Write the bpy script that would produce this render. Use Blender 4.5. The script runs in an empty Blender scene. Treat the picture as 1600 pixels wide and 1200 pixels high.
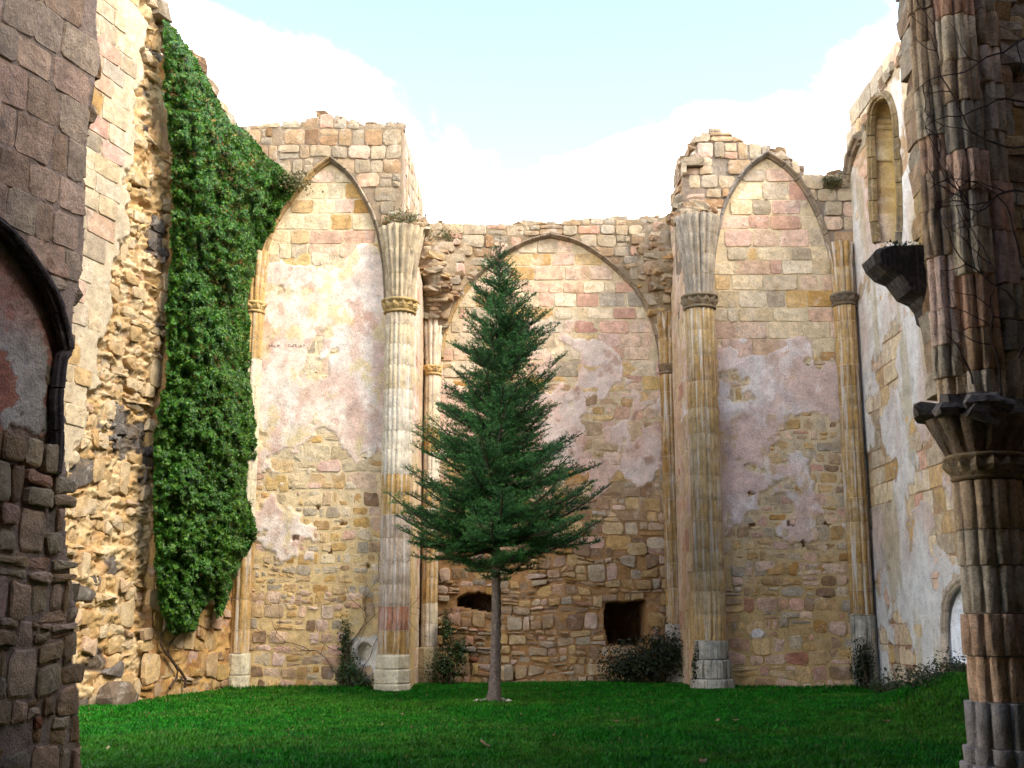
import bpy, math, random
import numpy as np
from mathutils import Vector, Matrix

random.seed(11)
np.random.seed(11)
R = math.radians
scene = bpy.context.scene
COL = scene.collection

# ------------------------------------------------------------------ camera
CAM = np.array([0.0, 0.0, 1.6])
FPX = 1800.0
PITCH = math.atan(0.2)
cam_d = bpy.data.cameras.new("camera")
cam_d.sensor_width = 36.0
cam_d.lens = FPX / 1600.0 * 36.0
cam_d.clip_end = 3000
cam = bpy.data.objects.new("camera", cam_d)
cam.location = CAM
cam.rotation_euler = (R(90) + PITCH, 0, 0)
COL.objects.link(cam)
scene.camera = cam

# ------------------------------------------------------------------ sky, sun, exposure
SUN_AZ = R(128)          # clockwise from +Y
SUN_EL = R(47)
world = bpy.data.worlds.new("World")
scene.world = world
world.use_nodes = True
wt = world.node_tree
wt.nodes.clear()


def nd(t, kind, **kw):
    n = t.nodes.new(kind)
    for k, v in kw.items():
        if k.startswith('_'):
            setattr(n, k[1:], v)
        else:
            n.inputs[k.replace('__', ' ')].default_value = v
    return n


def mth(t, op, a, b=None, c=None, clamp=False):
    n = t.nodes.new('ShaderNodeMath')
    n.operation = op
    n.use_clamp = clamp
    for i, x in enumerate((a, b, c)):
        if x is None:
            continue
        if isinstance(x, (int, float)):
            n.inputs[i].default_value = x
        else:
            t.links.new(x, n.inputs[i])
    return n.outputs[0]


def mixc(t, fac, a, b, blend='MIX'):
    n = t.nodes.new('ShaderNodeMix')
    n.data_type = 'RGBA'
    n.blend_type = blend
    for i, x in ((0, fac), (6, a), (7, b)):
        if isinstance(x, (int, float)):
            n.inputs[i].default_value = x
        elif isinstance(x, (tuple, list)):
            n.inputs[i].default_value = (*x[:3], 1)
        else:
            t.links.new(x, n.inputs[i])
    return n.outputs[2]


def smooth(t, x, lo, hi):
    n = t.nodes.new('ShaderNodeMapRange')
    n.interpolation_type = 'SMOOTHSTEP'
    t.links.new(x, n.inputs[0])
    n.inputs[1].default_value = lo
    n.inputs[2].default_value = hi
    return n.outputs[0]


sky = wt.nodes.new('ShaderNodeTexSky')
sky.sky_type = 'NISHITA'
sky.sun_disc = False
sky.sun_elevation = SUN_EL
sky.sun_rotation = SUN_AZ
sky.air_density = 1.0
sky.dust_density = 0.6
tc = wt.nodes.new('ShaderNodeTexCoord')
sep = wt.nodes.new('ShaderNodeSeparateXYZ')
wt.links.new(tc.outputs['Generated'], sep.inputs[0])
zz = mth(wt, 'ADD', mth(wt, 'MAXIMUM', sep.outputs[2], 0.0), 0.35)
cmb = wt.nodes.new('ShaderNodeCombineXYZ')
wt.links.new(mth(wt, 'DIVIDE', sep.outputs[0], zz), cmb.inputs[0])
wt.links.new(mth(wt, 'DIVIDE', sep.outputs[1], zz), cmb.inputs[1])
cmb.inputs[2].default_value = 10.2
cn = nd(wt, 'ShaderNodeTexNoise', Scale=1.9, Detail=9.0, Roughness=0.58, Distortion=0.25)
wt.links.new(cmb.outputs[0], cn.inputs['Vector'])
bias = mth(wt, 'MULTIPLY', mth(wt, 'SUBTRACT', 0.43, sep.outputs[2]), 1.5)
cover = smooth(wt, mth(wt, 'ADD', cn.outputs['Fac'], bias), 0.45, 0.62)
skyc = mixc(wt, cover, sky.outputs[0], (12.5, 12.3, 12.0))
bg = wt.nodes.new('ShaderNodeBackground')
bg.inputs['Strength'].default_value = 0.125
wt.links.new(skyc, bg.inputs['Color'])
wo = wt.nodes.new('ShaderNodeOutputWorld')
wt.links.new(bg.outputs[0], wo.inputs['Surface'])

sun_d = bpy.data.lights.new("sun", 'SUN')
sun_d.energy = 1.25
sun_d.angle = R(24)
sun_d.color = (1.0, 0.93, 0.80)
sun = bpy.data.objects.new("sun", sun_d)
sdir = Vector((math.sin(SUN_AZ) * math.cos(SUN_EL), math.cos(SUN_AZ) * math.cos(SUN_EL), math.sin(SUN_EL)))
sun.rotation_euler = (-sdir).to_track_quat('-Z', 'Y').to_euler()
sun.location = sdir * 60
COL.objects.link(sun)

vs = scene.view_settings
vs.view_transform = 'Standard'
vs.look = 'None'
vs.gamma = 1
vs.exposure = 2.4
vs.use_curve_mapping = False
scene.render.engine = 'CYCLES'

# ------------------------------------------------------------------ numeric helpers
CP, SP = math.cos(PITCH), math.sin(PITCH)


def ray(px, py):
    rx = (np.asarray(px, float) - 800) / FPX
    up = (600 - np.asarray(py, float)) / FPX
    return rx, CP - SP * up, SP + CP * up


def at_y(px, py, Y):
    rx, dy, dz = ray(px, py)
    t = Y / dy
    return np.array([rx * t, Y + 0 * t, 1.6 + dz * t])


def ground_pt(px, py):
    rx, dy, dz = ray(px, py)
    t = -1.6 / dz
    return np.array([rx * t, dy * t, 0.0])


def project(P):
    P = np.asarray(P, float) - CAM
    dep = P[..., 1] * CP + P[..., 2] * SP
    up = -P[..., 1] * SP + P[..., 2] * CP
    return 800 + FPX * P[..., 0] / dep, 600 - FPX * up / dep


def _h(ix, iy, seed):
    n = (ix.astype(np.int64) * 374761393 + iy.astype(np.int64) * 668265263 + seed * 1442695041) & 0xffffffff
    n = ((n ^ (n >> 13)) * 1274126177) & 0xffffffff
    n = n ^ (n >> 16)
    return (n & 0xffff) / 65535.0


def vnoise(x, y, seed=0):
    x = np.asarray(x, float); y = np.asarray(y, float)
    ix = np.floor(x); iy = np.floor(y)
    fx = x - ix; fy = y - iy
    fx = fx * fx * (3 - 2 * fx); fy = fy * fy * (3 - 2 * fy)
    a = _h(ix, iy, seed); b = _h(ix + 1, iy, seed)
    c = _h(ix, iy + 1, seed); d = _h(ix + 1, iy + 1, seed)
    return a + (b - a) * fx + (c - a) * fy + (a - b - c + d) * fx * fy


def fbm(x, y, seed=0, oct=4, rough=0.5):
    s = 0; a = 1; tot = 0
    for i in range(oct):
        s = s + a * vnoise(np.asarray(x) * 2 ** i + 17.3 * i, np.asarray(y) * 2 ** i - 9.1 * i, seed + i * 7)
        tot += a; a *= rough
    return s / tot


def sst(x, lo, hi):
    t = np.clip((np.asarray(x, float) - lo) / (hi - lo), 0, 1)
    return t * t * (3 - 2 * t)


def lin(c):
    """sRGB 0-255 -> linear tuple"""
    o = []
    for v in c:
        v = v / 255.0
        o.append(v / 12.92 if v <= 0.04045 else ((v + 0.055) / 1.055) ** 2.4)
    return np.array(o)


def poly_in(px, py, poly):
    """points in polygon, vectorised"""
    px = np.asarray(px, float); py = np.asarray(py, float)
    inside = np.zeros(px.shape, bool)
    n = len(poly)
    for i in range(n):
        x1, y1 = poly[i]; x2, y2 = poly[(i + 1) % n]
        if y1 == y2:
            continue
        c = ((y1 > py) != (y2 > py)) & (px < (x2 - x1) * (py - y1) / (y2 - y1) + x1)
        inside ^= c
    return inside


# ------------------------------------------------------------------ object helpers
def new_mesh(name, verts, faces, cols=None, smooth_=False):
    me = bpy.data.meshes.new(name)
    if isinstance(verts, np.ndarray) and isinstance(faces, np.ndarray):
        k = faces.shape[1]
        me.vertices.add(len(verts))
        me.vertices.foreach_set('co', verts.astype(np.float32).ravel())
        me.loops.add(faces.size)
        me.loops.foreach_set('vertex_index', faces.astype(np.int32).ravel())
        me.polygons.add(len(faces))
        me.polygons.foreach_set('loop_start', np.arange(0, faces.size, k, dtype=np.int32))
        me.update(calc_edges=True)
    else:
        me.from_pydata([tuple(v) for v in verts], [], faces)
    if cols is not None:
        a = me.color_attributes.new('Col', 'FLOAT_COLOR', 'POINT')
        cols = np.asarray(cols, np.float32)
        if cols.ndim == 1:
            cols = np.tile(cols, (len(verts), 1))
        c4 = np.ones((len(verts), 4), np.float32)
        c4[:, :3] = cols
        a.data.foreach_set('color', c4.ravel())
    if smooth_:
        me.polygons.foreach_set('use_smooth', np.ones(len(me.polygons), bool))
    return me


def obj(name, me, mat=None, parent=None, loc=(0, 0, 0), rot=None):
    o = bpy.data.objects.new(name, me)
    if mat is not None and me is not None and len(me.materials) == 0:
        me.materials.append(mat)
    o.location = loc
    if rot is not None:
        o.rotation_euler = rot
    if parent is not None:
        o.parent = parent
    COL.objects.link(o)
    return o


def thing(name, label, cat, loc=(0, 0, 0), rotz=0.0, group=None):
    o = bpy.data.objects.new(name, None)
    o.empty_display_size = 0.3
    o.location = loc
    o.rotation_euler = (0, 0, rotz)
    COL.objects.link(o)
    tag(o, label, cat, group)
    return o


def tag(o, label=None, cat=None, group=None, kind=None):
    if label: o['label'] = label
    if cat: o['category'] = cat
    if group: o['group'] = group
    if kind: o['kind'] = kind
    return o


class Soup:
    """collects faces with per-vertex colour for one joined mesh"""
    def __init__(self):
        self.v = []; self.f = []; self.c = []

    def add(self, verts, faces, col):
        b = len(self.v)
        self.v.extend(verts)
        self.f.extend([tuple(i + b for i in f) for f in faces])
        self.c.extend([col] * len(verts))

    def mesh(self, name, smooth_=False):
        return new_mesh(name, self.v, self.f, np.array(self.c), smooth_)


def tube(path, radii, sides=6, cap=True):
    vs_, fs = [], []
    n = len(path)
    path = [Vector(p) for p in path]
    up = Vector((0.13, 0.21, 0.97))
    for i, p in enumerate(path):
        t = (path[min(i + 1, n - 1)] - path[max(i - 1, 0)]).normalized()
        a = t.cross(up)
        if a.length < 1e-3: a = t.cross(Vector((1, 0, 0)))
        a.normalize(); b = t.cross(a)
        for k in range(sides):
            an = 2 * math.pi * k / sides
            vs_.append(tuple(p + (a * math.cos(an) + b * math.sin(an)) * radii[i]))
    for i in range(n - 1):
        for k in range(sides):
            k2 = (k + 1) % sides
            fs.append((i * sides + k, i * sides + k2, (i + 1) * sides + k2, (i + 1) * sides + k))
    if cap:
        fs.append(tuple(range(sides - 1, -1, -1)))
        fs.append(tuple(range((n - 1) * sides, n * sides)))
    return vs_, fs


# ------------------------------------------------------------------ materials
def masonry(name, rough=0.92, n_lo=0.58, n_hi=1.34, bump=0.7, stain=0.35, streak=0.0,
            streak_col=(0.62, 0.58, 0.52), scale=5.0, blotch=0.35):
    m = bpy.data.materials.new(name)
    m.use_nodes = True
    t = m.node_tree
    b = t.nodes['Principled BSDF']
    b.inputs['Roughness'].default_value = rough
    b.inputs['Specular IOR Level'].default_value = 0.2
    at = t.nodes.new('ShaderNodeAttribute'); at.attribute_name = 'Col'
    g = t.nodes.new('ShaderNodeNewGeometry')
    n1 = nd(t, 'ShaderNodeTexNoise', Scale=scale, Detail=8.0, Roughness=0.68)
    n2 = nd(t, 'ShaderNodeTexNoise', Scale=42.0, Detail=4.0, Roughness=0.7)
    n3 = nd(t, 'ShaderNodeTexNoise', Scale=1.3, Detail=7.0, Roughness=0.62)
    for n in (n1, n2, n3):
        t.links.new(g.outputs['Position'], n.inputs['Vector'])
    mr = t.nodes.new('ShaderNodeMapRange')
    t.links.new(n1.outputs['Fac'], mr.inputs[0])
    mr.inputs[1].default_value = 0.3; mr.inputs[2].default_value = 0.7
    mr.inputs[3].default_value = n_lo; mr.inputs[4].default_value = n_hi
    grain = mth(t, 'ADD', mth(t, 'MULTIPLY', n2.outputs['Fac'], 1.5), 0.27)
    f = mth(t, 'MULTIPLY', mr.outputs[0], grain)
    c = mixc(t, 1.0, at.outputs['Color'], f, 'MULTIPLY')
    # blotches: limewash remains, ochre leaching, pits
    n5 = nd(t, 'ShaderNodeTexNoise', Scale=3.1, Detail=9.0, Roughness=0.72, Distortion=0.6)
    n6 = nd(t, 'ShaderNodeTexNoise', Scale=15.0, Detail=5.0, Roughness=0.75)
    vo = t.nodes.new('ShaderNodeVectorMath'); vo.operation = 'ADD'
    vo.inputs[1].default_value = (31.7, 12.1, 5.3)
    t.links.new(g.outputs['Position'], vo.inputs[0])
    t.links.new(vo.outputs[0], n5.inputs['Vector']); t.links.new(vo.outputs[0], n6.inputs['Vector'])
    c = mixc(t, mth(t, 'MULTIPLY', smooth(t, n5.outputs['Fac'], 0.52, 0.68), blotch), c, (0.66, 0.58, 0.47))
    c = mixc(t, mth(t, 'MULTIPLY', smooth(t, n5.outputs['Fac'], 0.47, 0.33), blotch * 1.0), c, (0.36, 0.22, 0.08))
    c = mixc(t, mth(t, 'MULTIPLY', smooth(t, n6.outputs['Fac'], 0.57, 0.68), 0.62), c, (0.10, 0.07, 0.045))
    # dark weather stains, an irregular shape of their own
    sm = mth(t, 'MULTIPLY', smooth(t, n3.outputs['Fac'], 0.55, 0.72), stain)
    c = mixc(t, sm, c, (0.075, 0.065, 0.06))
    if streak > 0:
        mp = t.nodes.new('ShaderNodeMapping')
        mp.inputs['Scale'].default_value = (14.0, 14.0, 0.55)
        t.links.new(g.outputs['Position'], mp.inputs['Vector'])
        n4 = nd(t, 'ShaderNodeTexNoise', Scale=1.0, Detail=6.0, Roughness=0.7)
        t.links.new(mp.outputs[0], n4.inputs['Vector'])
        s4 = mth(t, 'MULTIPLY', smooth(t, n4.outputs['Fac'], 0.48, 0.66), streak)
        c = mixc(t, s4, c, streak_col)
    t.links.new(c, b.inputs['Base Color'])
    hsum = mth(t, 'ADD', mth(t, 'MULTIPLY', n1.outputs['Fac'], 1.0), mth(t, 'MULTIPLY', n2.outputs['Fac'], 0.35))
    bp = nd(t, 'ShaderNodeBump', Strength=bump, Distance=0.05)
    t.links.new(hsum, bp.inputs['Height'])
    t.links.new(bp.outputs[0], b.inputs['Normal'])
    return m


def leafmat(name, rough=0.5, trans=0.35, lo=0.7, hi=1.3, spec=0.35):
    m = bpy.data.materials.new(name)
    m.use_nodes = True
    t = m.node_tree
    b = t.nodes['Principled BSDF']
    b.inputs['Roughness'].default_value = rough
    b.inputs['Specular IOR Level'].default_value = spec
    at = t.nodes.new('ShaderNodeAttribute'); at.attribute_name = 'Col'
    g = t.nodes.new('ShaderNodeNewGeometry')
    n1 = nd(t, 'ShaderNodeTexNoise', Scale=3.0, Detail=4.0)
    t.links.new(g.outputs['Position'], n1.inputs['Vector'])
    mr = t.nodes.new('ShaderNodeMapRange')
    t.links.new(n1.outputs['Fac'], mr.inputs[0])
    mr.inputs[1].default_value = 0.3; mr.inputs[2].default_value = 0.7
    mr.inputs[3].default_value = lo; mr.inputs[4].default_value = hi
    c = mixc(t, 1.0, at.outputs['Color'], mr.outputs[0], 'MULTIPLY')
    t.links.new(c, b.inputs['Base Color'])
    tr = t.nodes.new('ShaderNodeBsdfTranslucent')
    t.links.new(c, tr.inputs['Color'])
    mx = t.nodes.new('ShaderNodeMixShader')
    mx.inputs[0].default_value = trans
    out = t.nodes['Material Output']
    t.links.new(b.outputs[0], mx.inputs[1]); t.links.new(tr.outputs[0], mx.inputs[2])
    t.links.new(mx.outputs[0], out.inputs['Surface'])
    return m


M_STONE = masonry('stone', stain=0.28, n_lo=0.66, n_hi=1.28, blotch=0.4)
M_CORE = masonry('mortar_and_plaster', stain=0.32, bump=0.6, n_lo=0.74, n_hi=1.22, scale=3.4, blotch=0.28)
M_RIB = masonry('weathered_moulding', stain=0.6, bump=0.5)
M_SHAFT = masonry('washed_shaft_stone', stain=0.25, streak=0.75, streak_col=(0.66, 0.61, 0.54))
M_DARK = masonry('grimy_stone', stain=0.55, bump=0.9, blotch=0.12, streak=0.25, streak_col=(0.30, 0.27, 0.25))
M_MOSSY = masonry('mossy_base_stone', stain=0.5, streak=0.95, streak_col=(0.030, 0.036, 0.022))
M_BARK = masonry('bark', blotch=0.0, stain=0.5, bump=1.0, scale=14.0, n_lo=.45, n_hi=1.5, streak=.5, streak_col=(.05, .04, .035))
M_LEAF = leafmat('leaf')
M_NEEDLE = leafmat('needle', rough=0.55, trans=0.15, lo=0.75, hi=1.3)
M_GRASS = leafmat('grass_blade', rough=0.6, trans=0.25, lo=0.55, hi=1.4, spec=0.15)
M_SOIL = masonry('soil', blotch=0.0, stain=0.3, bump=0.6)

# palettes (real surface colours)
OCHRE = [lin(c) for c in ((182, 138, 70), (194, 152, 84), (172, 124, 54), (198, 162, 98), (184, 146, 88))]
CREAM = [lin(c) for c in ((206, 186, 150), (212, 190, 152), (198, 174, 134), (214, 196, 166))]
PINK = [lin(c) for c in ((202, 164, 144), (196, 150, 128), (208, 174, 154), (192, 142, 120))]
GREYS = [lin(c) for c in ((164, 148, 124), (172, 156, 130), (152, 138, 116), (168, 154, 134))]
BROWN = [lin(c) for c in ((150, 112, 74), (136, 102, 70), (158, 120, 84), (128, 94, 66))]
RUST = [lin(c) for c in ((172, 108, 76), (160, 92, 66), (180, 122, 92))]


WASH = lin((210, 184, 146))
WASH_K = 1.1


def pick(*groups):
    """groups: (palette, weight) ..."""
    tot = sum(g[1] for g in groups)
    r = random.random() * tot
    for pal, w in groups:
        r -= w
        if r <= 0:
            break
    c = random.choice(pal)
    c = c + (WASH - c) * random.uniform(0.05, 0.55) * WASH_K
    return c * random.uniform(0.88, 1.12)


# ------------------------------------------------------------------ wall builder
class Wall:
    def __init__(self, O, ang):
        """O: world xy of the local origin, ang: direction of local x; local -y faces the viewer"""
        self.O = np.array(O, float)
        self.ang = ang
        self.d = np.array([math.cos(ang), math.sin(ang)])
        self.n = np.array([math.sin(ang), -math.cos(ang)])

    def px(self, x, y, w=0.0):
        rx, dy, dz = ray(x, y)
        o = self.O + self.n * w
        t = (o @ self.n) / (rx * self.n[0] + dy * self.n[1])
        X = rx * t; Y = dy * t
        u = (X - self.O[0]) * self.d[0] + (Y - self.O[1]) * self.d[1]
        return float(u), float(1.6 + dz * t)

    def poly(self, pts, w=0.0):
        return [self.px(x, y, w) for x, y in pts]

    def world(self, u, v, w=0.0):
        u = np.asarray(u, float); v = np.asarray(v, float)
        X = self.O[0] + self.d[0] * u + self.n[0] * w
        Y = self.O[1] + self.d[1] * u + self.n[1] * w
        return np.stack([X, Y, v + 0 * u], -1)

    def root(self, name, label, cat='wall', group=None):
        self.ob = thing(name, label, cat, (self.O[0], self.O[1], 0), self.ang, group)
        return self.ob

    def slab(self, name, u0, u1, v0, v1, res, mask_fn, h_fn, col_fn, thick, mat):
        nu = max(2, int((u1 - u0) / res)); nv = max(2, int((v1 - v0) / res))
        us = np.linspace(u0, u1, nu + 1); vs2 = np.linspace(v0, v1, nv + 1)
        U, V = np.meshgrid(us, vs2)                     # (nv+1, nu+1)
        H = h_fn(U, V)
        C = col_fn(U, V)
        uc = (us[:-1] + us[1:]) / 2; vc = (vs2[:-1] + vs2[1:]) / 2
        UC, VC = np.meshgrid(uc, vc)
        Mk = mask_fn(UC, VC)
        self.h_fn = h_fn
        idx = np.arange((nu + 1) * (nv + 1)).reshape(nv + 1, nu + 1)
        N = idx.size
        a = idx[:-1, :-1][Mk]; b = idx[:-1, 1:][Mk]; c = idx[1:, 1:][Mk]; d = idx[1:, :-1][Mk]
        faces = [np.stack([a, b, c, d], -1)]
        pad = np.zeros((nv + 2, nu + 2), bool); pad[1:-1, 1:-1] = Mk
        core = pad[1:-1, 1:-1]
        for (nb, e0, e1) in ((pad[1:-1, :-2], idx[1:, :-1], idx[:-1, :-1]),
                             (pad[1:-1, 2:], idx[:-1, 1:], idx[1:, 1:]),
                             (pad[:-2, 1:-1], idx[:-1, :-1], idx[:-1, 1:]),
                             (pad[2:, 1:-1], idx[1:, 1:], idx[1:, :-1])):
            s = core & ~nb
            p = e0[s]; q = e1[s]
            faces.append(np.stack([q, p, p + N, q + N], -1))
        F = np.concatenate(faces)
        P = np.stack([U, -H, V], -1).reshape(-1, 3)
        jit = (vnoise(U * 7, V * 7, 91) - 0.5) * 0.06
        Pb = np.stack([U, np.full_like(U, thick) + jit, V], -1).reshape(-1, 3)
        allP = np.concatenate([P, Pb])
        allC = np.concatenate([C.reshape(-1, 3), C.reshape(-1, 3) * 0.85])
        # coarse back face
        k = 8
        bf = []
        for j in range(0, nv - k + 1, k):
            for i in range(0, nu - k + 1, k):
                if Mk[j:j + k, i:i + k].all():
                    bf.append((idx[j, i] + N, idx[j + k, i] + N, idx[j + k, i + k] + N, idx[j, i + k] + N))
        if bf:
            F = np.concatenate([F, np.array(bf)])
        used = np.unique(F)
        re = np.zeros(len(allP), np.int64); re[used] = np.arange(len(used))
        me = new_mesh(name, allP[used], re[F], allC[used], True)
        return obj(name, me, mat, self.ob)


def chaikin(poly, k=0.22):
    out = []
    n = len(poly)
    for i in range(n):
        p = poly[i]; q = poly[(i + 1) % n]
        out.append((p[0] + (q[0] - p[0]) * k, p[1] + (q[1] - p[1]) * k))
        out.append((p[0] + (q[0] - p[0]) * (1 - k), p[1] + (q[1] - p[1]) * (1 - k)))
    return out


def area_c(poly):
    a = 0; cx = 0; cy = 0
    n = len(poly)
    for i in range(n):
        x1, y1 = poly[i]; x2, y2 = poly[(i + 1) % n]
        k = x1 * y2 - x2 * y1
        a += k; cx += (x1 + x2) * k; cy += (y1 + y2) * k
    a /= 2
    if abs(a) < 1e-6:
        return 0, poly[0]
    return a, (cx / (6 * a), cy / (6 * a))


def ashlar_polys(u0, u1, v0, v1, ch, cw, jit=0.012, gap=0.012, skip=0.0):
    out = []
    v = v0
    while v < v1:
        h = random.uniform(*ch)
        u = u0 - random.uniform(0, cw[1])
        tilt = random.uniform(-0.006, 0.006)
        while u < u1:
            w = random.uniform(*cw)
            if random.random() < 0.12: w *= 0.55
            if random.random() >= skip:
                a = [(u + gap, v + gap), (u + w - gap, v + gap), (u + w - gap, v + h - gap), (u + gap, v + h - gap)]
                a = [(x + random.uniform(-jit, jit), y + random.uniform(-jit, jit) + tilt * (x - u0)) for x, y in a]
                k = random.uniform(0.05, 0.14)
                b = []
                for i in range(4):
                    p = a[i]; q = a[(i + 1) % 4]
                    L = math.hypot(q[0] - p[0], q[1] - p[1])
                    e = min(0.4, k * 0.4 / max(L, 0.05))
                    b.append((p[0] + (q[0] - p[0]) * e, p[1] + (q[1] - p[1]) * e))
                    b.append((p[0] + (q[0] - p[0]) * .5 + random.uniform(-jit, jit) * .7, p[1] + (q[1] - p[1]) * .5 + random.uniform(-jit, jit) * .7))
                    b.append((p[0] + (q[0] - p[0]) * (1 - e), p[1] + (q[1] - p[1]) * (1 - e)))
                out.append(b)
            u += w
        v += h
    return out


def rubble_polys(u0, u1, v0, v1, ch, cw, gap=0.03, drop=0.15, jit=0.36):
    rows = max(2, int((v1 - v0) / ch) + 3)
    cols = max(2, int((u1 - u0) / cw) + 3)
    S = {}
    for j in range(-1, rows):
        for i in range(-1, cols):
            if random.random() < drop:
                continue
            S[(i, j)] = (u0 + (i + 0.5 * (j % 2) + random.uniform(-jit, jit)) * cw,
                         v0 + (j + random.uniform(-jit, jit) * 0.75) * ch)
    out = []
    for (i, j), (x, y) in S.items():
        p = [(x - cw * 1.1, y - ch * .85), (x + cw * 1.1, y - ch * .85), (x + cw * 1.1, y + ch * .85), (x - cw * 1.1, y + ch * .85)]
        for dj in range(-2, 3):
            for di in range(-3, 4):
                q = S.get((i + di, j + dj))
                if q is None or (di == 0 and dj == 0):
                    continue
                mx, my = (x + q[0]) / 2, (y + q[1]) / 2
                nx, ny = q[0] - x, q[1] - y
                new = []
                for k in range(len(p)):
                    a = p[k]; b = p[(k + 1) % len(p)]
                    da = (a[0] - mx) * nx + (a[1] - my) * ny
                    db = (b[0] - mx) * nx + (b[1] - my) * ny
                    if da <= 0: new.append(a)
                    if (da < 0) != (db < 0) and da != db:
                        t = da / (da - db)
                        new.append((a[0] + (b[0] - a[0]) * t, a[1] + (b[1] - a[1]) * t))
                p = new
                if len(p) < 3: break
            if len(p) < 3: break
        if len(p) < 3:
            continue
        a, c = area_c(p)
        if a < 0.01:
            continue
        s = math.sqrt(a)
        k = max(0.4, 1 - gap / s * random.uniform(0.6, 2.0))
        p = [(c[0] + (x_ - c[0]) * k + random.uniform(-.02, .02) * s, c[1] + (y_ - c[1]) * k + random.uniform(-.02, .02) * s) for x_, y_ in p]
        p = chaikin(p, random.uniform(0.12, 0.24))
        out.append(p)
    return out


def coursed_polys(u0, u1, v0, v1, ch, cw, gap=0.02, jit=0.035, wav=0.5, drop=0.03):
    out = []
    sd = random.randint(0, 9999)
    rows = [v0 - .1]
    while rows[-1] < v1:
        rows.append(rows[-1] + random.uniform(*ch))

    def yv(r, u):
        h = rows[min(r + 1, len(rows) - 1)] - rows[max(r - 1, 0)]
        return rows[r] + (float(fbm(np.array(u * .9), np.array(r * 5.3), sd, 2)) - .5) * h * wav
    for r in range(len(rows) - 1):
        u = u0 - random.uniform(0, cw[1])
        sk = random.uniform(-.02, .02)
        while u < u1:
            w = random.uniform(*cw)
            if random.random() < .25: w *= .6
            cells = [(u, u + w, 0.0, 1.0)]
            q = random.random()
            if q < .22:
                k = random.uniform(.4, .62)
                cells = [(u, u + w, 0.0, k), (u, u + w, k, 1.0)]
                if q < .10:
                    m = random.uniform(.35, .65)
                    cells[1:] = [(u, u + w * m, k, 1.0), (u + w * m, u + w, k, 1.0)]
            for (a, b, lo, hi) in cells:
                if random.random() < drop: continue
                p = []
                for (uu, kk) in ((a, lo), ((a + b) / 2, lo), (b, lo), (b, hi), ((a + b) / 2, hi), (a, hi)):
                    y = yv(r, uu) * (1 - kk) + yv(r + 1, uu) * kk
                    p.append((uu + sk + random.uniform(-jit, jit), y + random.uniform(-jit, jit) * .8))
                ar, c = area_c(p)
                if ar < .008: continue
                gg = gap * random.uniform(.5, 1.7)
                hw = (b - a) / 2; hh = (hi - lo) * (rows[r + 1] - rows[r]) / 2
                p = [(c[0] + (x - c[0]) * max(.5, 1 - gg / hw), c[1] + (y - c[1]) * max(.5, 1 - gg / hh)) for x, y in p]
                out.append(chaikin(p, random.uniform(.14, .26)))
            u += w
    return out


def squeeze(polys, ok, keep=.45):
    """pull the corners of stones that cross a boundary back inside it"""
    out = []
    for p in polys:
        a, c = area_c(p)
        if not ok(c[0], c[1]): continue
        q = []
        for x, y in p:
            t = 1.0
            while t > .1 and not ok(c[0] + (x - c[0]) * t, c[1] + (y - c[1]) * t): t -= .12
            q.append((c[0] + (x - c[0]) * t, c[1] + (y - c[1]) * t))
        if abs(area_c(q)[0]) > keep * abs(a) * .6: out.append(q)
    return out


def stone_geo(poly, w, dome=0.012, depth=0.10, bev=0.02):
    """relative to its centroid; returns verts(local x,y,z), faces, centre"""
    a, c = area_c(poly)
    if a < 0:
        poly = poly[::-1]; a = -a
    n = len(poly)
    s = math.sqrt(max(a, 1e-4))
    k = max(0.6, 1 - 2 * bev / s)
    v = []
    for x, y in poly: v.append((x - c[0], -(w - depth), y - c[1]))
    for x, y in poly: v.append((x - c[0], -(w - bev * 0.55 + random.uniform(-.003, .003)), y - c[1]))
    tx, ty = random.uniform(-.03, .03), random.uniform(-.03, .03)
    for x, y in poly:
        dx, dy = (x - c[0]) * k, (y - c[1]) * k
        v.append((dx, -(w + tx * dx + ty * dy + random.uniform(-.006, .006)), dy))
    v.append((random.uniform(-.1, .1) * s, -(w + dome), random.uniform(-.1, .1) * s))
    f = []
    for i in range(n):
        j = (i + 1) % n
        f.append((i, j, n + j, n + i))
        f.append((n + i, n + j, 2 * n + j, 2 * n + i))
        f.append((2 * n + i, 2 * n + j, 3 * n))
    return v, f, c


def lay_stones(wall, polys, colour, prot=(0.004, 0.024), name='stone', dome=0.01, bev=0.02, keep=None,
               off=None, mat=None, limit=300, depth=0.10, smooth_=False, flat=0.6):
    """stones the plaster hides are left out; the largest up to the limit are objects, the rest one mesh"""
    items = []
    for p in polys:
        a, c = area_c(p)
        if keep is not None and not keep(c[0], c[1], p):
            continue
        o = off(c[0], c[1]) if off else 0.0
        w = o + random.uniform(*prot)
        pu = np.array([q[0] for q in p] + [c[0]]); pv = np.array([q[1] for q in p] + [c[1]])
        hh = wall.h_fn(c[0] + (pu - c[0]) * 0.85, c[1] + (pv - c[1]) * 0.85)
        if hh.min() > w + 0.002:
            continue
        items.append((abs(a), p, w, colour(c[0], c[1])))
    items.sort(key=lambda q: -q[0])
    soup = Soup()
    used = getattr(wall, 'nstones', 0)
    for a, p, w, col in items:
        v, f, c = stone_geo(p, w, flat * dome * random.uniform(0.3, 1.5), depth, bev * flat)
        if used < limit:
            me = new_mesh(name, v, f, col, smooth_)
            obj(name, me, mat or M_STONE, wall.ob, (c[0], 0, c[1]))
            used += 1
        else:
            soup.add([(x + c[0], y, z + c[1]) for x, y, z in v], f, col)
    wall.nstones = used
    if soup.v:
        o = obj('small_stones', soup.mesh('small_stones', smooth_), mat or M_STONE, wall.ob)
        o['kind'] = 'stuff'


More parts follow.
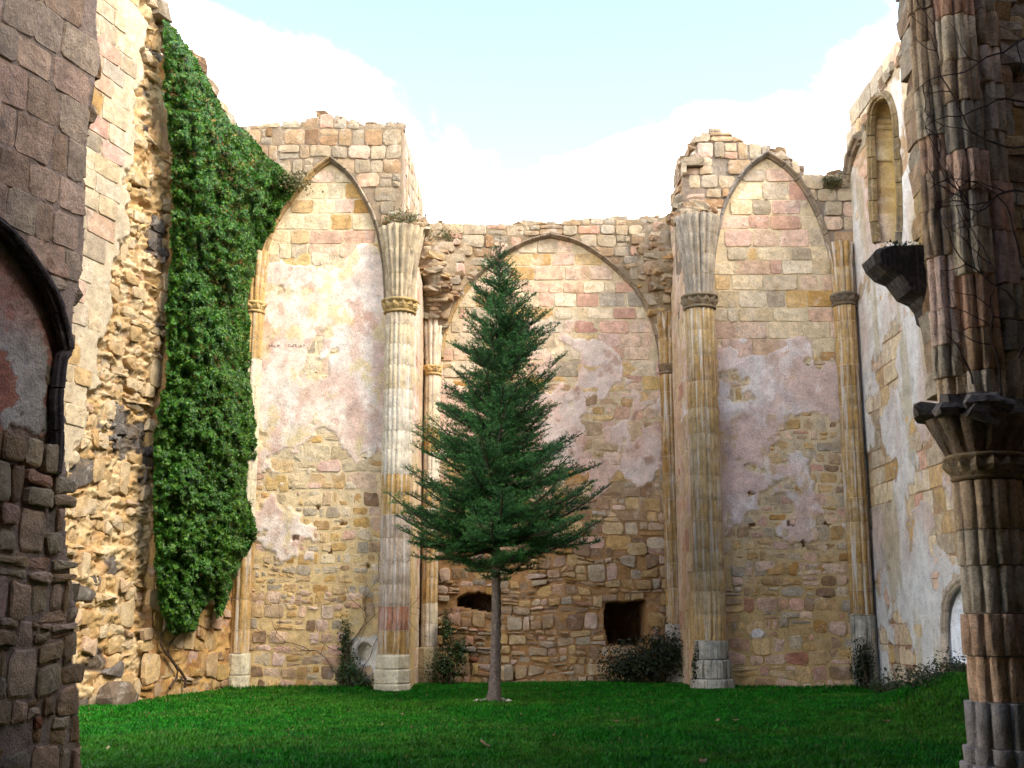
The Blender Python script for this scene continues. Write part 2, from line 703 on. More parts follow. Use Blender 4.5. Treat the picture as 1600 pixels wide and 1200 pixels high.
# irregular blocks, a few shared shapes
def block_mesh(name, seed, rough=0.2, rnd_k=1.5):
    rnd = random.Random(seed)
    v = []
    idx = {}
    for x in range(3):
        for y in range(3):
            for z in range(3):
                if x == y == z == 1: continue
                p = Vector((x - 1, y - 1, z - 1))
                k = 1.0 / max(1.0, p.length / rnd_k)
                p = p * k * 0.5
                p += Vector((rnd.uniform(-1, 1), rnd.uniform(-1, 1), rnd.uniform(-1, 1))) * rough * 0.5
                idx[(x, y, z)] = len(v); v.append(tuple(p))
    f = []
    for ax in range(3):
        for s in (0, 2):
            for a in range(2):
                for b in range(2):
                    q = []
                    for (i, j) in ((a, b), (a + 1, b), (a + 1, b + 1), (a, b + 1)):
                        k = [0, 0, 0]; k[ax] = s; k[(ax + 1) % 3] = i; k[(ax + 2) % 3] = j
                        q.append(idx[tuple(k)])
                    f.append(tuple(q if s == 2 else q[::-1]))
    return v, f


BLOCKS = [block_mesh('block', s) for s in range(14)]
SQUARE = [block_mesh('block', s + 50, 0.09, 1.66) for s in range(10)]


def add_block(parent, name, loc, size, col, mat=None, tilt=0.2, soup=None, square=False):
    v, f = random.choice(SQUARE if square else BLOCKS)
    rot = Matrix.Rotation(random.uniform(-tilt, tilt), 3, 'X') @ Matrix.Rotation(random.uniform(-tilt, tilt), 3, 'Y') @ Matrix.Rotation(random.uniform(-tilt, tilt), 3, 'Z')
    vv = [tuple(rot @ Vector((x * size[0], y * size[1], z * size[2]))) for x, y, z in v]
    if soup is not None:
        soup.add([(x + loc[0], y + loc[1], z + loc[2]) for x, y, z in vv], f, col)
        return None
    return obj(name, new_mesh(name, vv, f, col), mat or M_STONE, parent, loc)


def cap_row(wall, pts, size=(0.42, 0.4, 0.28), colour=None, depth=0.3, name='cap_stone', mat=None, dz=0.0, w=0.02, prob=1.0, nlayers=1):
    """loose blocks along a ruined top or edge; pts are wall (u, v)"""
    for a, b in zip(pts[:-1], pts[1:]):
        L = math.hypot(b[0] - a[0], b[1] - a[1])
        n = max(1, int(round(L / (size[0] * 0.8))))
        for i in range(n):
            if random.random() > prob: continue
            for layer in range(nlayers):
                t = (i + random.uniform(0.2, 0.8)) / n
                sx = size[0] * random.uniform(0.6, 1.25); sz = size[2] * random.uniform(0.6, 1.3)
                add_block(wall.ob, name, (a[0] + (b[0] - a[0]) * t, -w + depth / 2 + layer * depth, a[1] + (b[1] - a[1]) * t + dz + random.uniform(-.08, .06)),
                          (sx, depth * random.uniform(0.9, 1.4), sz), colour() if colour else pick((GREYS, 1)), mat, .14, square=random.random() < .6)


def resample(pts, step):
    pts = [np.array(p, float) for p in pts]
    # catmull-rom refine then equal steps
    fine = []
    n = len(pts)
    for i in range(n - 1):
        p0 = pts[max(i - 1, 0)]; p1 = pts[i]; p2 = pts[i + 1]; p3 = pts[min(i + 2, n - 1)]
        for k in range(12):
            t = k / 12
            fine.append(0.5 * ((2 * p1) + (-p0 + p2) * t + (2 * p0 - 5 * p1 + 4 * p2 - p3) * t * t + (-p0 + 3 * p1 - 3 * p2 + p3) * t ** 3))
    fine.append(pts[-1])
    d = [0]
    for a, b in zip(fine[:-1], fine[1:]): d.append(d[-1] + np.linalg.norm(b - a))
    tot = d[-1]
    m = max(2, int(round(tot / step)))
    out = []
    arr = np.array(fine)
    for k in range(m + 1):
        s = tot * k / m
        out.append(np.array([np.interp(s, d, arr[:, j]) for j in range(arr.shape[1])]))
    return out


def arch_rib(wall, pts, colour, width=0.17, proj=0.26, base=0.0, vlen=0.5, name='voussoir', mat=None, centre=None):
    """moulded voussoirs along a wall (u, v) polyline; the inner side is the side of centre"""
    prof = [(-0.5, -0.3), (-0.5, 0.35), (-0.36, 0.62), (-0.2, 0.60), (-0.12, 0.86), (0.06, 1.0), (0.24, 0.86), (0.3, 0.55), (0.5, 0.40), (0.5, -0.3)]
    P = resample(pts, vlen / 4)
    n = len(P)
    i = 0
    while i < n - 1:
        j = min(i + 4, n - 1)
        if n - 1 - j < 2: j = n - 1
        seg = P[i:j + 1]
        v = []
        jw = random.uniform(-.012, .012)
        sc = random.uniform(0.94, 1.05)
        c0 = seg[len(seg) // 2]
        for k, p in enumerate(seg):
            g = i + k
            t = P[min(g + 1, n - 1)] - P[max(g - 1, 0)]
            t = t / np.linalg.norm(t)
            nn = np.array([-t[1], t[0]])
            if centre is not None and (np.array(centre) - p) @ nn < 0: nn = -nn
            pp = p + t * (0.010 if k == 0 else (-0.010 if k == len(seg) - 1 else 0))
            for (a, b) in prof:
                q = pp + nn * a * width * sc + np.random.uniform(-.004, .004, 2)
                v.append((q[0] - c0[0], -(base + b * proj + jw), q[1] - c0[1]))
        m = len(prof)
        f = []
        for k in range(len(seg) - 1):
            for q in range(m):
                q2 = (q + 1) % m
                f.append((k * m + q, k * m + q2, (k + 1) * m + q2, (k + 1) * m + q))
        f.append(tuple(range(m))); f.append(tuple(range(len(seg) * m - 1, (len(seg) - 1) * m - 1, -1)))
        t = (i + 2) / n
        obj(name, new_mesh(name, v, f, colour(c0[0], c0[1])), mat or M_RIB, wall.ob, (c0[0], 0, c0[1]))
        i = j


# ------------------------------------------------------------------ engaged columns
def lobed(R_, n, th, sharp=0.6, amt=0.17):
    return R_ * (1 - amt + amt * abs(math.cos(n * th / 2)) ** sharp)


def ring(R_, n, pts, spread=math.pi * 2, amt=0.17):
    out = []
    for k in range(pts):
        th = 2 * math.pi * k / pts
        r = lobed(R_, n, th, amt=amt)
        out.append((r * math.cos(th), r * math.sin(th)))
    return out


def drum_mesh(name, R_, n, h, col, pts=96, r2=None, amt=0.15, chip=0.0025, sx=1.0, cham=0.99):
    v, f = [], []
    r2 = r2 or R_
    zs = [0.0, 0.008, h * .5, h - 0.008, h]
    for i, z in enumerate(zs):
        rr = R_ + (r2 - R_) * z / h
        k = cham if i in (0, 4) else 1.0
        for (x, y) in ring(rr * k, n, pts, amt=amt):
            v.append((x * sx + random.uniform(-chip, chip), y + random.uniform(-chip, chip), z))
    for i in range(len(zs) - 1):
        for q in range(pts):
            q2 = (q + 1) % pts
            f.append((i * pts + q, i * pts + q2, (i + 1) * pts + q2, (i + 1) * pts + q))
    f.append(tuple(range(pts - 1, -1, -1)))
    f.append(tuple(range((len(zs) - 1) * pts, len(zs) * pts)))
    return new_mesh(name, v, f, col, True)


def revolve(name, prof, col, seg=40, bump=None, smooth_=True):
    v, f = [], []
    for (r, z) in prof:
        for k in range(seg):
            th = 2 * math.pi * k / seg
            rr = r + (bump(th, z) if bump else 0)
            v.append((rr * math.cos(th), rr * math.sin(th), z))
    for i in range(len(prof) - 1):
        for k in range(seg):
            k2 = (k + 1) % seg
            f.append((i * seg + k, i * seg + k2, (i + 1) * seg + k2, (i + 1) * seg + k))
    f.append(tuple(range(seg - 1, -1, -1)))
    f.append(tuple(range((len(prof) - 1) * seg, len(prof) * seg)))
    return new_mesh(name, v, f, col, smooth_)


def leaf_lump(size, seed):
    """curled stone leaf for capitals"""
    rnd = random.Random(seed)
    v, f = [], []
    n = 5
    for i in range(n):
        t = i / (n - 1)
        wd = size * (0.25 + 0.75 * math.sin(math.pi * min(1, t * 0.8 + 0.2))) * 0.5
        out = size * 0.45 * math.sin(t * 2.4) + rnd.uniform(-.01, .01)
        z = size * t * (1.0 if t < 0.8 else 0.94)
        v += [(-wd, 0.2 * out, z), (0, out, z + size * .05), (wd, 0.2 * out, z)]
    for i in range(n - 1):
        for k in range(2):
            f.append((i * 3 + k, i * 3 + k + 1, (i + 1) * 3 + k + 1, (i + 1) * 3 + k))
    b = len(v)
    v += [(x, -0.05, z) for x, y, z in v]
    for i in range(n - 1):
        f.append((i * 3, (i + 1) * 3, b + (i + 1) * 3, b + i * 3))
        f.append((i * 3 + 2, b + i * 3 + 2, b + (i + 1) * 3 + 2, (i + 1) * 3 + 2))
    f.append(((n - 1) * 3, (n - 1) * 3 + 1, (n - 1) * 3 + 2, b + (n - 1) * 3 + 2, b + (n - 1) * 3 + 1, b + (n - 1) * 3))
    return v, f


def column(name, label, x, y, R_, lobes, z_base, z_cap, z_top, r_top, drumh, cols, base_kind, cap_h=0.34,
           shaft_mat=None, cap_col=None, cat='column', spr_cols=None, faces=(180, 360), amt=0.15, sx_top=1.0, spr_mat=None):
    """cols(z) gives the drum colour; springer ribs flare from z_cap to z_top"""
    root = thing(name, label, cat, (x, y, 0))
    sm = shaft_mat or M_SHAFT
    base_kind(root, z_base)
    z = z_base
    while z < z_cap - cap_h - 0.05:
        h = random.uniform(*drumh)
        if z + h > z_cap - cap_h - 0.15: h = z_cap - cap_h - z
        me = drum_mesh('drum', R_ * random.uniform(0.995, 1.004), lobes, h - 0.006, cols(z + h / 2), amt=amt)
        obj('drum', me, sm, root, (random.uniform(-.003, .003), random.uniform(-.003, .003), z))
        # pale mortar bed between the drums
        obj('mortar_bed', revolve('mortar_bed', [(R_ * 0.965, -0.008), (R_ * 0.965, 0.002)], lin((205, 190, 165)), 24), M_CORE, root, (0, 0, z))
        z += h
    cc = cap_col if cap_col is not None else lin((150, 130, 92))
    cap = obj('capital', revolve('capital', [(R_ * .98, 0), (R_ * 1.1, .02), (R_ * 1.12, .05), (R_ * 1.0, .075), (R_ * 1.03, cap_h * .5), (R_ * 1.1, cap_h - .09), (R_ * 1.2, cap_h - .075), (R_ * 1.26, cap_h - .05), (R_ * 1.25, cap_h - .01), (R_ * 1.12, cap_h)], cc), M_RIB, root, (0, 0, z))
    nl = max(8, int(2 * math.pi * R_ / 0.17))
    for k in range(nl):
        a = 2 * math.pi * (k + 0.5) / nl
        if math.sin(a) > 0.35: continue
        v, f = leaf_lump(cap_h * 0.62, k + int(x * 10))
        me = new_mesh('carved_leaf', v, f, cc * random.uniform(0.9, 1.2), False)
        obj('carved_leaf', me, M_RIB, cap, (R_ * 1.0 * math.cos(a), R_ * 1.0 * math.sin(a), 0.07), (0, 0, a - math.pi / 2))
    z = z + cap_h
    # springer: courses that widen, the ribs fanning out
    if z_top > z + 0.1:
        n = max(2, int((z_top - z) / 0.45))
        zz_ = np.linspace(z, z_top, n + 1)
        for i in range(n):
            t0 = i / n; t1 = (i + 1) / n
            ra = R_ * .95 + (r_top - R_ * .95) * t0 ** 1.6; rb = R_ * .95 + (r_top - R_ * .95) * t1 ** 1.6
            me = drum_mesh('springer', ra, lobes, zz_[i + 1] - zz_[i] - 0.01, (spr_cols or cols)(zz_[i]), r2=rb, amt=0.26, chip=0.005, cham=0.998)
            obj('springer', me, spr_mat or sm, root, (0, .16 * t0 ** 2, zz_[i]))
    return root


# ================================================================== THE PLACE
YE = 26.0        # end walls
YC = 28.6        # chancel wall

# ------------------------------------------------------------------ ground
def build_ground():
    xs = np.concatenate([np.linspace(-900, -30, 12), np.linspace(-12, 14, 105), np.linspace(30, 900, 12)])
    ys = np.concatenate([np.linspace(-900, -20, 10), np.linspace(2, 31, 117), np.linspace(45, 1500, 14)])
    X, Y = np.meshgrid(xs, ys)
    Z = (fbm(X * .5, Y * .5, 3) - .5) * 0.10
    Z -= 0.02
    # low earth mound heaped against the right wall
    Z += 0.62 * np.exp(-(((X - 7.4) / 1.0) ** 2 + ((Y - 19.6) / 2.0) ** 2))
    far = (np.abs(X - 1) > 13) | (Y > 31) | (Y < 2)
    Z[far] = -0.05
    ny, nx = X.shape
    idx = np.arange(nx * ny).reshape(ny, nx)
    F = np.stack([idx[:-1, :-1], idx[:-1, 1:], idx[1:, 1:], idx[1:, :-1]], -1).reshape(-1, 4)
    V = np.stack([X, Y, Z], -1).reshape(-1, 3)
    c0 = lin((44, 62, 28)); c1 = lin((70, 62, 40))
    k = sst(fbm(X * .9, Y * .9, 8), .55, .75).reshape(-1, 1)
    me = new_mesh('ground', V, F, c0 * (1 - k) + c1 * k, True)
    o = obj('ground', me, M_SOIL)
    tag(o, kind='structure')


def ground_z(X, Y):
    return (fbm(X * .5, Y * .5, 3) - .5) * 0.10 - 0.02 + 0.62 * np.exp(-(((X - 7.4) / 1.0) ** 2 + ((Y - 19.6) / 2.0) ** 2))


build_ground()


# ------------------------------------------------------------------ common wall fields
def plaster_field(U, V, bias, seed, thick=0.032, scale=0.9, soft=0.035):
    """0..thick plaster, crisp broken edges where the noise crosses the bias"""
    p = fbm(U * scale, V * scale, seed, 5, 0.55) - 0.5 + bias
    return thick * sst(p, 0.0, soft), p


def mortar_rel(U, V, seed, amp=0.008):
    return ((fbm(U * 5, V * 5, seed, 4, 0.6) - 0.5) * 2 + (vnoise(U * 13, V * 13, seed + 50) - .5) * .9) * amp


def interp_v(V, pts):
    vs_ = [p[0] for p in pts]; bs = [p[1] for p in pts]
    return np.interp(V, vs_, bs)


def mixcol(a, b, t):
    t = np.asarray(t)[..., None]
    return a * (1 - t) + b * t


def pointed(pts_left, pts_right):
    """closed polygon below a pointed arch given apex-first branches"""
    return pts_left[::-1] + pts_right[1:]


PLASTER = lin((222, 196, 174))
PLASTER2 = lin((222, 206, 190))
MORTAR = lin((204, 172, 116))
MORTAR_P = lin((212, 189, 150))


# ================================================================== LEFT END WALL
wA = Wall((0, YE), 0.0)
wA.root('ruined_wall', 'tall pale wall with a pointed blind arch, between the ivy and the fluted column')
A_left = wA.poly([(517, 249), (490, 270), (458, 308), (430, 350), (411, 400), (401, 440), (398, 482)])
A_right = wA.poly([(517, 249), (547, 274), (571, 310), (589, 350), (600, 400), (604, 445), (606, 482)])
A_arch = pointed(A_left, A_right)
A_top = wA.poly([(330, 215), (395, 206), (425, 203), (470, 198), (500, 192), (515, 186), (540, 194), (570, 202), (600, 200), (627, 201)])
A_spr = A_left[-1][1]


def A_outside(U, V):
    inside = poly_in(U, V, [(A_left[-1][0], -1), (A_right[-1][0], -1)] + A_right[::-1] + A_left[1:])
    return (~inside) & (V > A_spr - 0.05)


def A_mask(U, V):
    tops = np.interp(U, [p[0] for p in A_top], [p[1] for p in A_top]) + (fbm(U * 5, U * 0 + 3, 5) - .5) * .22
    lo = -2.25 - (-2.25 + 2.62) * sst(V, 9.2, 10.6)
    return (V < tops) & (U < np.maximum(lo, -2.63))


def A_bias(V):
    y = lambda py: wA.px(500, py)[1]
    return interp_v(V, [(0, -.30), (y(960), -.22), (y(850), -.13), (y(760), -.06), (y(700), .03), (y(640), .16), (y(520), .24), (y(430), .12), (y(395), -.10), (y(370), -.3), (20, -.4)])


def A_h(U, V):
    pl, p = plaster_field(U, V, A_bias(V), 21)
    h = np.maximum(pl + (fbm(U * 2, V * 2, 5) - .5) * 0.012, mortar_rel(U, V, 4))
    h = h + 0.14 * A_outside(U, V)
    # small arched niche near the foot of the column
    nu, nv = wA.px(569, 1034)[0], wA.px(569, 1034)[1]
    nt = wA.px(569, 1004)[1]
    dx = np.abs(U - nu)
    arch = (dx < .13) & (V > nv) & (V < nt - .14 + np.sqrt(np.maximum(0, .0169 - dx ** 2)))
    for (hx, hy) in ((497, 793), (535, 759), (462, 841), (536, 818), (575, 885), (455, 759), (517, 862), (569, 712)):
        q = wA.px(hx, hy)
        h = h - .16 * (np.hypot((U - q[0]) * 1.0, V - q[1]) < .05 + .02 * np.sin(U * 60))
    return h - 0.28 * arch


def A_col(U, V):
    pl, p = plaster_field(U, V, A_bias(V), 21)
    k = sst(fbm(U * .8, V * .8, 33), .4, .65)
    pc = mixcol(PLASTER, PLASTER2, k)
    pc = mixcol(pc, lin((204, 170, 150)), sst(fbm(U * 1.7, V * 1.2, 44), .52, .66) * .8)
    pc = mixcol(pc, lin((208, 186, 138)), sst(fbm(U * 2.6, V * 2.0, 45, 5, .6), .54, .64) * .8)
    pc = mixcol(pc, lin((232, 222, 206)), sst(fbm(U * 3.4, V * 3.0, 46, 5, .6), .54, .66) * .45)
    pc = mixcol(pc, lin((176, 122, 96)), sst(fbm(U * 3.0, V * 2.2, 49, 5, .6), .64, .70) * .5)
    mc = mixcol(MORTAR_P, MORTAR, sst(-V, -6.0, -1.5) * .9)
    mc = mixcol(mc, lin((120, 102, 82)), A_outside(U, V) * .9)
    c = mixcol(mc, pc, sst(p, 0, .04))
    nu, nv = wA.px(569, 1025)
    c = mixcol(c, lin((214, 206, 190)), (np.maximum(np.abs(U - nu) / .30, np.abs(V - nv) / .42) < 1 + (fbm(U * 6, V * 6, 3) - .5) * .25) * .9)
    return c


wA.slab('wall_core', -6.75, -2.2, -0.3, 13.7, 0.034, A_mask, A_h, A_col, 1.1, M_CORE)
vA = lambda py: wA.px(500, py)[1]


def A_cash(u, v):
    g = pick((CREAM, 5), (OCHRE, 3), (PINK, 2), (GREYS, .6))
    return g


def inA(u, v, p):
    return u < -2.75 and not bool(A_outside(np.array(u), np.array(v))) and u > -6.3


random.seed(101)
lay_stones(wA, ashlar_polys(-6.1, -2.6, vA(405), vA(262), (.30, .42), (.38, .8)), A_cash, keep=inA, prot=(.006, .022))
lay_stones(wA, coursed_polys(-6.4, -2.7, vA(760), vA(405), (.28, .42), (.4, .7), gap=.016), A_cash, keep=lambda u, v, p: -6.3 < u < -2.95, prot=(.0, .022), dome=.008)
lay_stones(wA, coursed_polys(-6.4, -2.7, vA(940), vA(760), (.2, .31), (.22, .42), gap=.026), lambda u, v: pick((CREAM, 2), (OCHRE, 4), (PINK, 1.6), (GREYS, 2.6), (BROWN, .6)),
           keep=lambda u, v, p: -6.3 < u < -2.95, prot=(.0, .022), dome=.008)
lay_stones(wA, coursed_polys(-6.4, -2.7, -.05, vA(940), (.2, .33), (.22, .5), gap=.022), lambda u, v: pick((OCHRE, 3), (PINK, 3), (BROWN, 3), (GREYS, 1.2), (RUST, 1.1)),
           keep=lambda u, v, p: -6.3 < u < -2.9 and not (abs(u + 3.2) < .42 and .5 < v < 1.6), prot=(.003, .032), dome=.014)
random.seed(102)
A_okup = lambda u, v: bool(A_outside(np.array(u), np.array(v))) and u < -2.64 and v > 9.3 and v < np.interp(u, [q[0] for q in A_top], [q[1] for q in A_top]) + .12
lay_stones(wA, squeeze(coursed_polys(-6.6, -2.5, 9.2, 13.6, (.28, .42), (.34, .6), gap=.012, jit=.02, wav=.2), A_okup),
           lambda u, v: pick((GREYS, 4), (BROWN, 2), (PINK, .6)) * .72, prot=(.005, .04), bev=.03, dome=.02, off=lambda u, v: .14)
GT = lambda: pick((GREYS, 3), (BROWN, 2)) * random.uniform(.42, .75)
cap_row(wA, A_top, colour=GT, size=(.34, .36, .22), depth=.5, nlayers=2, dz=.03)
dark_rib = lambda u, v: lin((134, 118, 98)) * random.uniform(.75, 1.15)
och_rib = lambda u, v: lin((176, 146, 98)) * random.uniform(.85, 1.12)
cA = wA.px(505, 470)
arch_rib(wA, A_left, och_rib, centre=cA, width=.15, proj=.22)
arch_rib(wA, A_right, dark_rib, centre=cA, width=.15, proj=.22)

def inscription():
    s = Soup()
    rnd = random.Random(3)

    def stroke(u, v, du, dv, th=.012):
        L = math.hypot(du, dv); nu, nv = -dv / L * th / 2, du / L * th / 2
        w0 = float(A_h(np.array(u + du / 2), np.array(v + dv / 2))) + .004
        q = [(u - nu, v - nv), (u + du - nu, v + dv - nv), (u + du + nu, v + dv + nv), (u + nu, v + nv)]
        s.add([(a, -w0, b) for a, b in q] + [(a, -w0 + .012, b) for a, b in q], [(0, 1, 2, 3), (0, 4, 5, 1), (1, 5, 6, 2), (2, 6, 7, 3), (3, 7, 4, 0)], lin((104, 84, 76)))
    for x in (421, 425, 429, 434, 451, 455, 459, 463, 467, 470, 475):
        u, v = wA.px(x, 543)
        h = rnd.uniform(.05, .075)
        stroke(u, v, rnd.uniform(-.008, .008), h)
        k = rnd.random()
        if k < .4: stroke(u, v + h, .035, -h * rnd.uniform(.2, 1))
        elif k < .75: stroke(u, v + h * rnd.uniform(.3, 1), .035, rnd.uniform(-.01, .01)); stroke(u + .035, v, 0.004, h)
        else: stroke(u, v, .035, h * .1)
    obj('painted_inscription', s.mesh('painted_inscription'), M_CORE, wA.ob)


inscription()

# ================================================================== RIGHT END WALL
wB = Wall((0, YE), 0.0)
wB.root('ruined_wall', 'pinkish wall with pointed blind arch at the right, broken peak on top')
B_left = wB.poly([(1197, 241), (1168, 262), (1143, 296), (1126, 335), (1115, 385), (1111, 430), (1110, 480)])
B_right = wB.poly([(1197, 241), (1228, 262), (1258, 298), (1280, 340), (1296, 390), (1304, 430), (1307, 480)])
B_top = wB.poly([(1060, 330), (1072, 270), (1078, 240), (1098, 216), (1125, 210), (1150, 226), (1180, 236), (1200, 238), (1225, 250), (1248, 268), (1268, 285), (1300, 280), (1325, 268), (1345, 262)])
B_spr = B_left[-1][1]


def B_outside(U, V):
    inside = poly_in(U, V, [(B_left[-1][0], -1), (B_right[-1][0], -1)] + B_right[::-1] + B_left[1:])
    return (~inside) & (V > B_spr - .05)


def B_mask(U, V):
    tops = np.interp(U, [p[0] for p in B_top], [p[1] for p in B_top]) + (fbm(U * 5, U * 0 + 7, 15) - .5) * .25
    return (V < tops) & (U > 4.02)


vB = lambda py: wB.px(1210, py)[1]


def B_bias(V):
    return interp_v(V, [(0, -.34), (vB(930), -.25), (vB(890), -.08), (vB(830), .0), (vB(760), -.01), (vB(690), .05), (vB(600), .07), (vB(545), -.02), (vB(510), -.2), (20, -.4)])


def B_h(U, V):
    pl, p = plaster_field(U, V, B_bias(V), 61)
    h = np.maximum(pl + (fbm(U * 2, V * 2, 5) - .5) * 0.014, mortar_rel(U, V, 14))
    for (hx, hy) in ((1175, 820), (1235, 818), (1294, 818), (1255, 850), (1173, 772), (1290, 934)):
        q = wB.px(hx, hy)
        h = h - .16 * (np.hypot((U - q[0]) * 1.0, V - q[1]) < .06 + .02 * np.sin(U * 60))
    return h + .14 * B_outside(U, V)


def B_col(U, V):
    pl, p = plaster_field(U, V, B_bias(V), 61)
    pc = mixcol(lin((204, 176, 160)), lin((212, 198, 188)), sst(fbm(U * .9, V * .9, 35), .42, .62))
    pc = mixcol(pc, lin((190, 160, 120)), sst(fbm(U * 2.6, V * 2.0, 145, 5, .6), .54, .64) * .7)
    pc = mixcol(pc, lin((226, 218, 208)), sst(fbm(U * 3.0, V * 2.4, 146, 5, .6), .55, .66) * .5)
    mc = mixcol(MORTAR_P * .9, MORTAR * .8, sst(-V, -5.0, -1.5))
    mc = mixcol(mc, lin((118, 106, 94)), B_outside(U, V) * .9)
    return mixcol(mc, pc, sst(p, 0, .04))


wB.slab('wall_core', 3.95, 8.3, -0.3, 13.6, 0.034, B_mask, B_h, B_col, 1.1, M_CORE)
random.seed(103)
okB = lambda u, v, p: 4.7 < u < 7.75 and not bool(B_outside(np.array(u), np.array(v)))
lay_stones(wB, ashlar_polys(4.5, 7.9, vB(560), vB(250), (.32, .46), (.4, .85)), lambda u, v: pick((PINK, 4), (CREAM, 2.4), (OCHRE, 1.8), (GREYS, 2)), keep=okB, prot=(.006, .03))
lay_stones(wB, coursed_polys(4.6, 7.9, vB(890), vB(560), (.2, .33), (.22, .46), gap=.026), lambda u, v: pick((PINK, 2), (OCHRE, 3), (GREYS, 2.4), (BROWN, .8)), keep=okB, prot=(.0, .026), dome=.008)
lay_stones(wB, coursed_polys(4.6, 7.9, -.05, vB(890), (.22, .36), (.26, .6), gap=.022), lambda u, v: pick((PINK, 2.6), (OCHRE, 2.6), (GREYS, 2), (BROWN, 2), (RUST, .8)), keep=okB, prot=(.003, .034), dome=.014)
B_okup = lambda u, v: bool(B_outside(np.array(u), np.array(v))) and u > 4.05 and v > 9.5 and v < np.interp(u, [q[0] for q in B_top], [q[1] for q in B_top]) + .12
lay_stones(wB, squeeze(coursed_polys(3.9, 8.0, 9.4, 13.5, (.28, .42), (.34, .6), gap=.012, jit=.02, wav=.2), B_okup),
           lambda u, v: pick((GREYS, 4), (BROWN, 1.4), (PINK, .6)) * .85, prot=(.005, .06), bev=.03, dome=.02, off=lambda u, v: .14)
cap_row(wB, B_top, colour=GT, size=(.34, .36, .22), depth=.5, nlayers=2, dz=.03)
cB = wB.px(1208, 470)
arch_rib(wB, B_left, lambda u, v: lin((130, 122, 112)) * random.uniform(.8, 1.1), centre=cB, width=.15, proj=.22)
arch_rib(wB, B_right, dark_rib, centre=cB, width=.15, proj=.22)

# ================================================================== CHANCEL WALL
wC = Wall((0, YC), 0.0)
wC.root('ruined_wall', 'recessed central wall behind the conifer with wide pointed arch and two dark holes')
C_left = wC.poly([(860, 368), (825, 378), (790, 396), (755, 422), (728, 452), (708, 486), (694, 525), (690, 560)])
C_right = wC.poly([(860, 368), (900, 378), (935, 398), (968, 425), (995, 455), (1015, 490), (1028, 530), (1033, 570)])
C_top = wC.poly([(655, 362), (672, 357), (720, 354), (770, 357), (820, 353), (870, 352), (900, 347), (950, 345), (1000, 347), (1048, 342), (1070, 330)])
C_spr = C_left[-1][1]


def C_outside(U, V):
    inside = poly_in(U, V, [(C_left[-1][0], -1), (C_right[-1][0], -1)] + C_right[::-1] + C_left[1:])
    return (~inside) & (V > C_spr - .05)


def C_mask(U, V):
    tops = np.interp(U, [p[0] for p in C_top], [p[1] for p in C_top]) + (fbm(U * 5, U * 0 + 9, 25) - .5) * .14
    return V < tops


vC = lambda py: wC.px(900, py)[1]


def C_bias(V):
    return interp_v(V, [(0, -.42), (vC(800), -.34), (vC(765), -.1), (vC(730), .06), (vC(640), .10), (vC(560), .0), (vC(520), -.15), (vC(480), -.3), (20, -.4)])


HOLE1 = wC.poly([(714, 936), (728, 928), (748, 926), (765, 930), (775, 945), (776, 958), (742, 952), (714, 946)])
HOLE2 = wC.poly([(946, 942), (1010, 938), (1012, 1002), (1000, 1010), (952, 1008), (944, 975)])


def C_bulge(U, V):
    """springings of the fallen vault left as rubble in the upper corners"""
    a = wC.px(682, 440); b = wC.px(1040, 420)
    g = .85 * np.exp(-(((U - a[0]) / .55) ** 2 + ((V - a[1]) / 1.0) ** 2)) + .8 * np.exp(-(((U - b[0]) / .55) ** 2 + ((V - b[1]) / 1.1) ** 2))
    return g * (V < 12)


def C_h(U, V):
    pl, p = plaster_field(U, V, C_bias(V), 81)
    low = sst(-V, -vC(800), -vC(900))
    h = np.maximum(pl + (fbm(U * 2, V * 2, 5) - .5) * 0.016, mortar_rel(U, V, 24) * (1 + 1.6 * low))
    h = h + .13 * C_outside(U, V)
    h = h + C_bulge(U, V) * (1 + .5 * (fbm(U * 3, V * 3, 18) - .5)) * C_outside(U, V)
    h = h - .95 * poly_in(U, V, HOLE1) - 1.5 * poly_in(U, V, HOLE2)
    h = h - .1 * sst(fbm(U * 1.2, V * 1.2, 19), .6, .75) * low
    return h


def C_col(U, V):
    pl, p = plaster_field(U, V, C_bias(V), 81)
    pc = mixcol(lin((206, 172, 150)), lin((212, 190, 172)), sst(fbm(U * .9, V * .9, 37), .42, .62))
    pc = mixcol(pc, lin((150, 104, 78)), sst(fbm(U * 2.6, V * 2.6, 47, 5, .6), .60, .74) * .6)
    mc = mixcol(MORTAR_P * .85, lin((150, 112, 70)), sst(-V, -7.0, -3.0))
    mc = mixcol(mc, lin((122, 104, 80)), C_outside(U, V) * .9)
    mc = mixcol(mc, lin((58, 42, 32)), (poly_in(U, V, HOLE1) | poly_in(U, V, HOLE2)) * .75)  # shade inside the holes painted in as a dark tone
    return mixcol(mc, pc, sst(p, 0, .04))


wC.slab('wall_core', -2.75, 4.55, -0.3, 12.4, 0.034, C_mask, C_h, C_col, 1.9, M_CORE)
random.seed(104)


def okC(u, v, p):
    for q in p:
        for H in (HOLE1, HOLE2):
            if bool(poly_in(np.array(q[0]), np.array(q[1]), H)): return False
    return -2.35 < u < 4.05 and not bool(C_outside(np.array(u), np.array(v)))


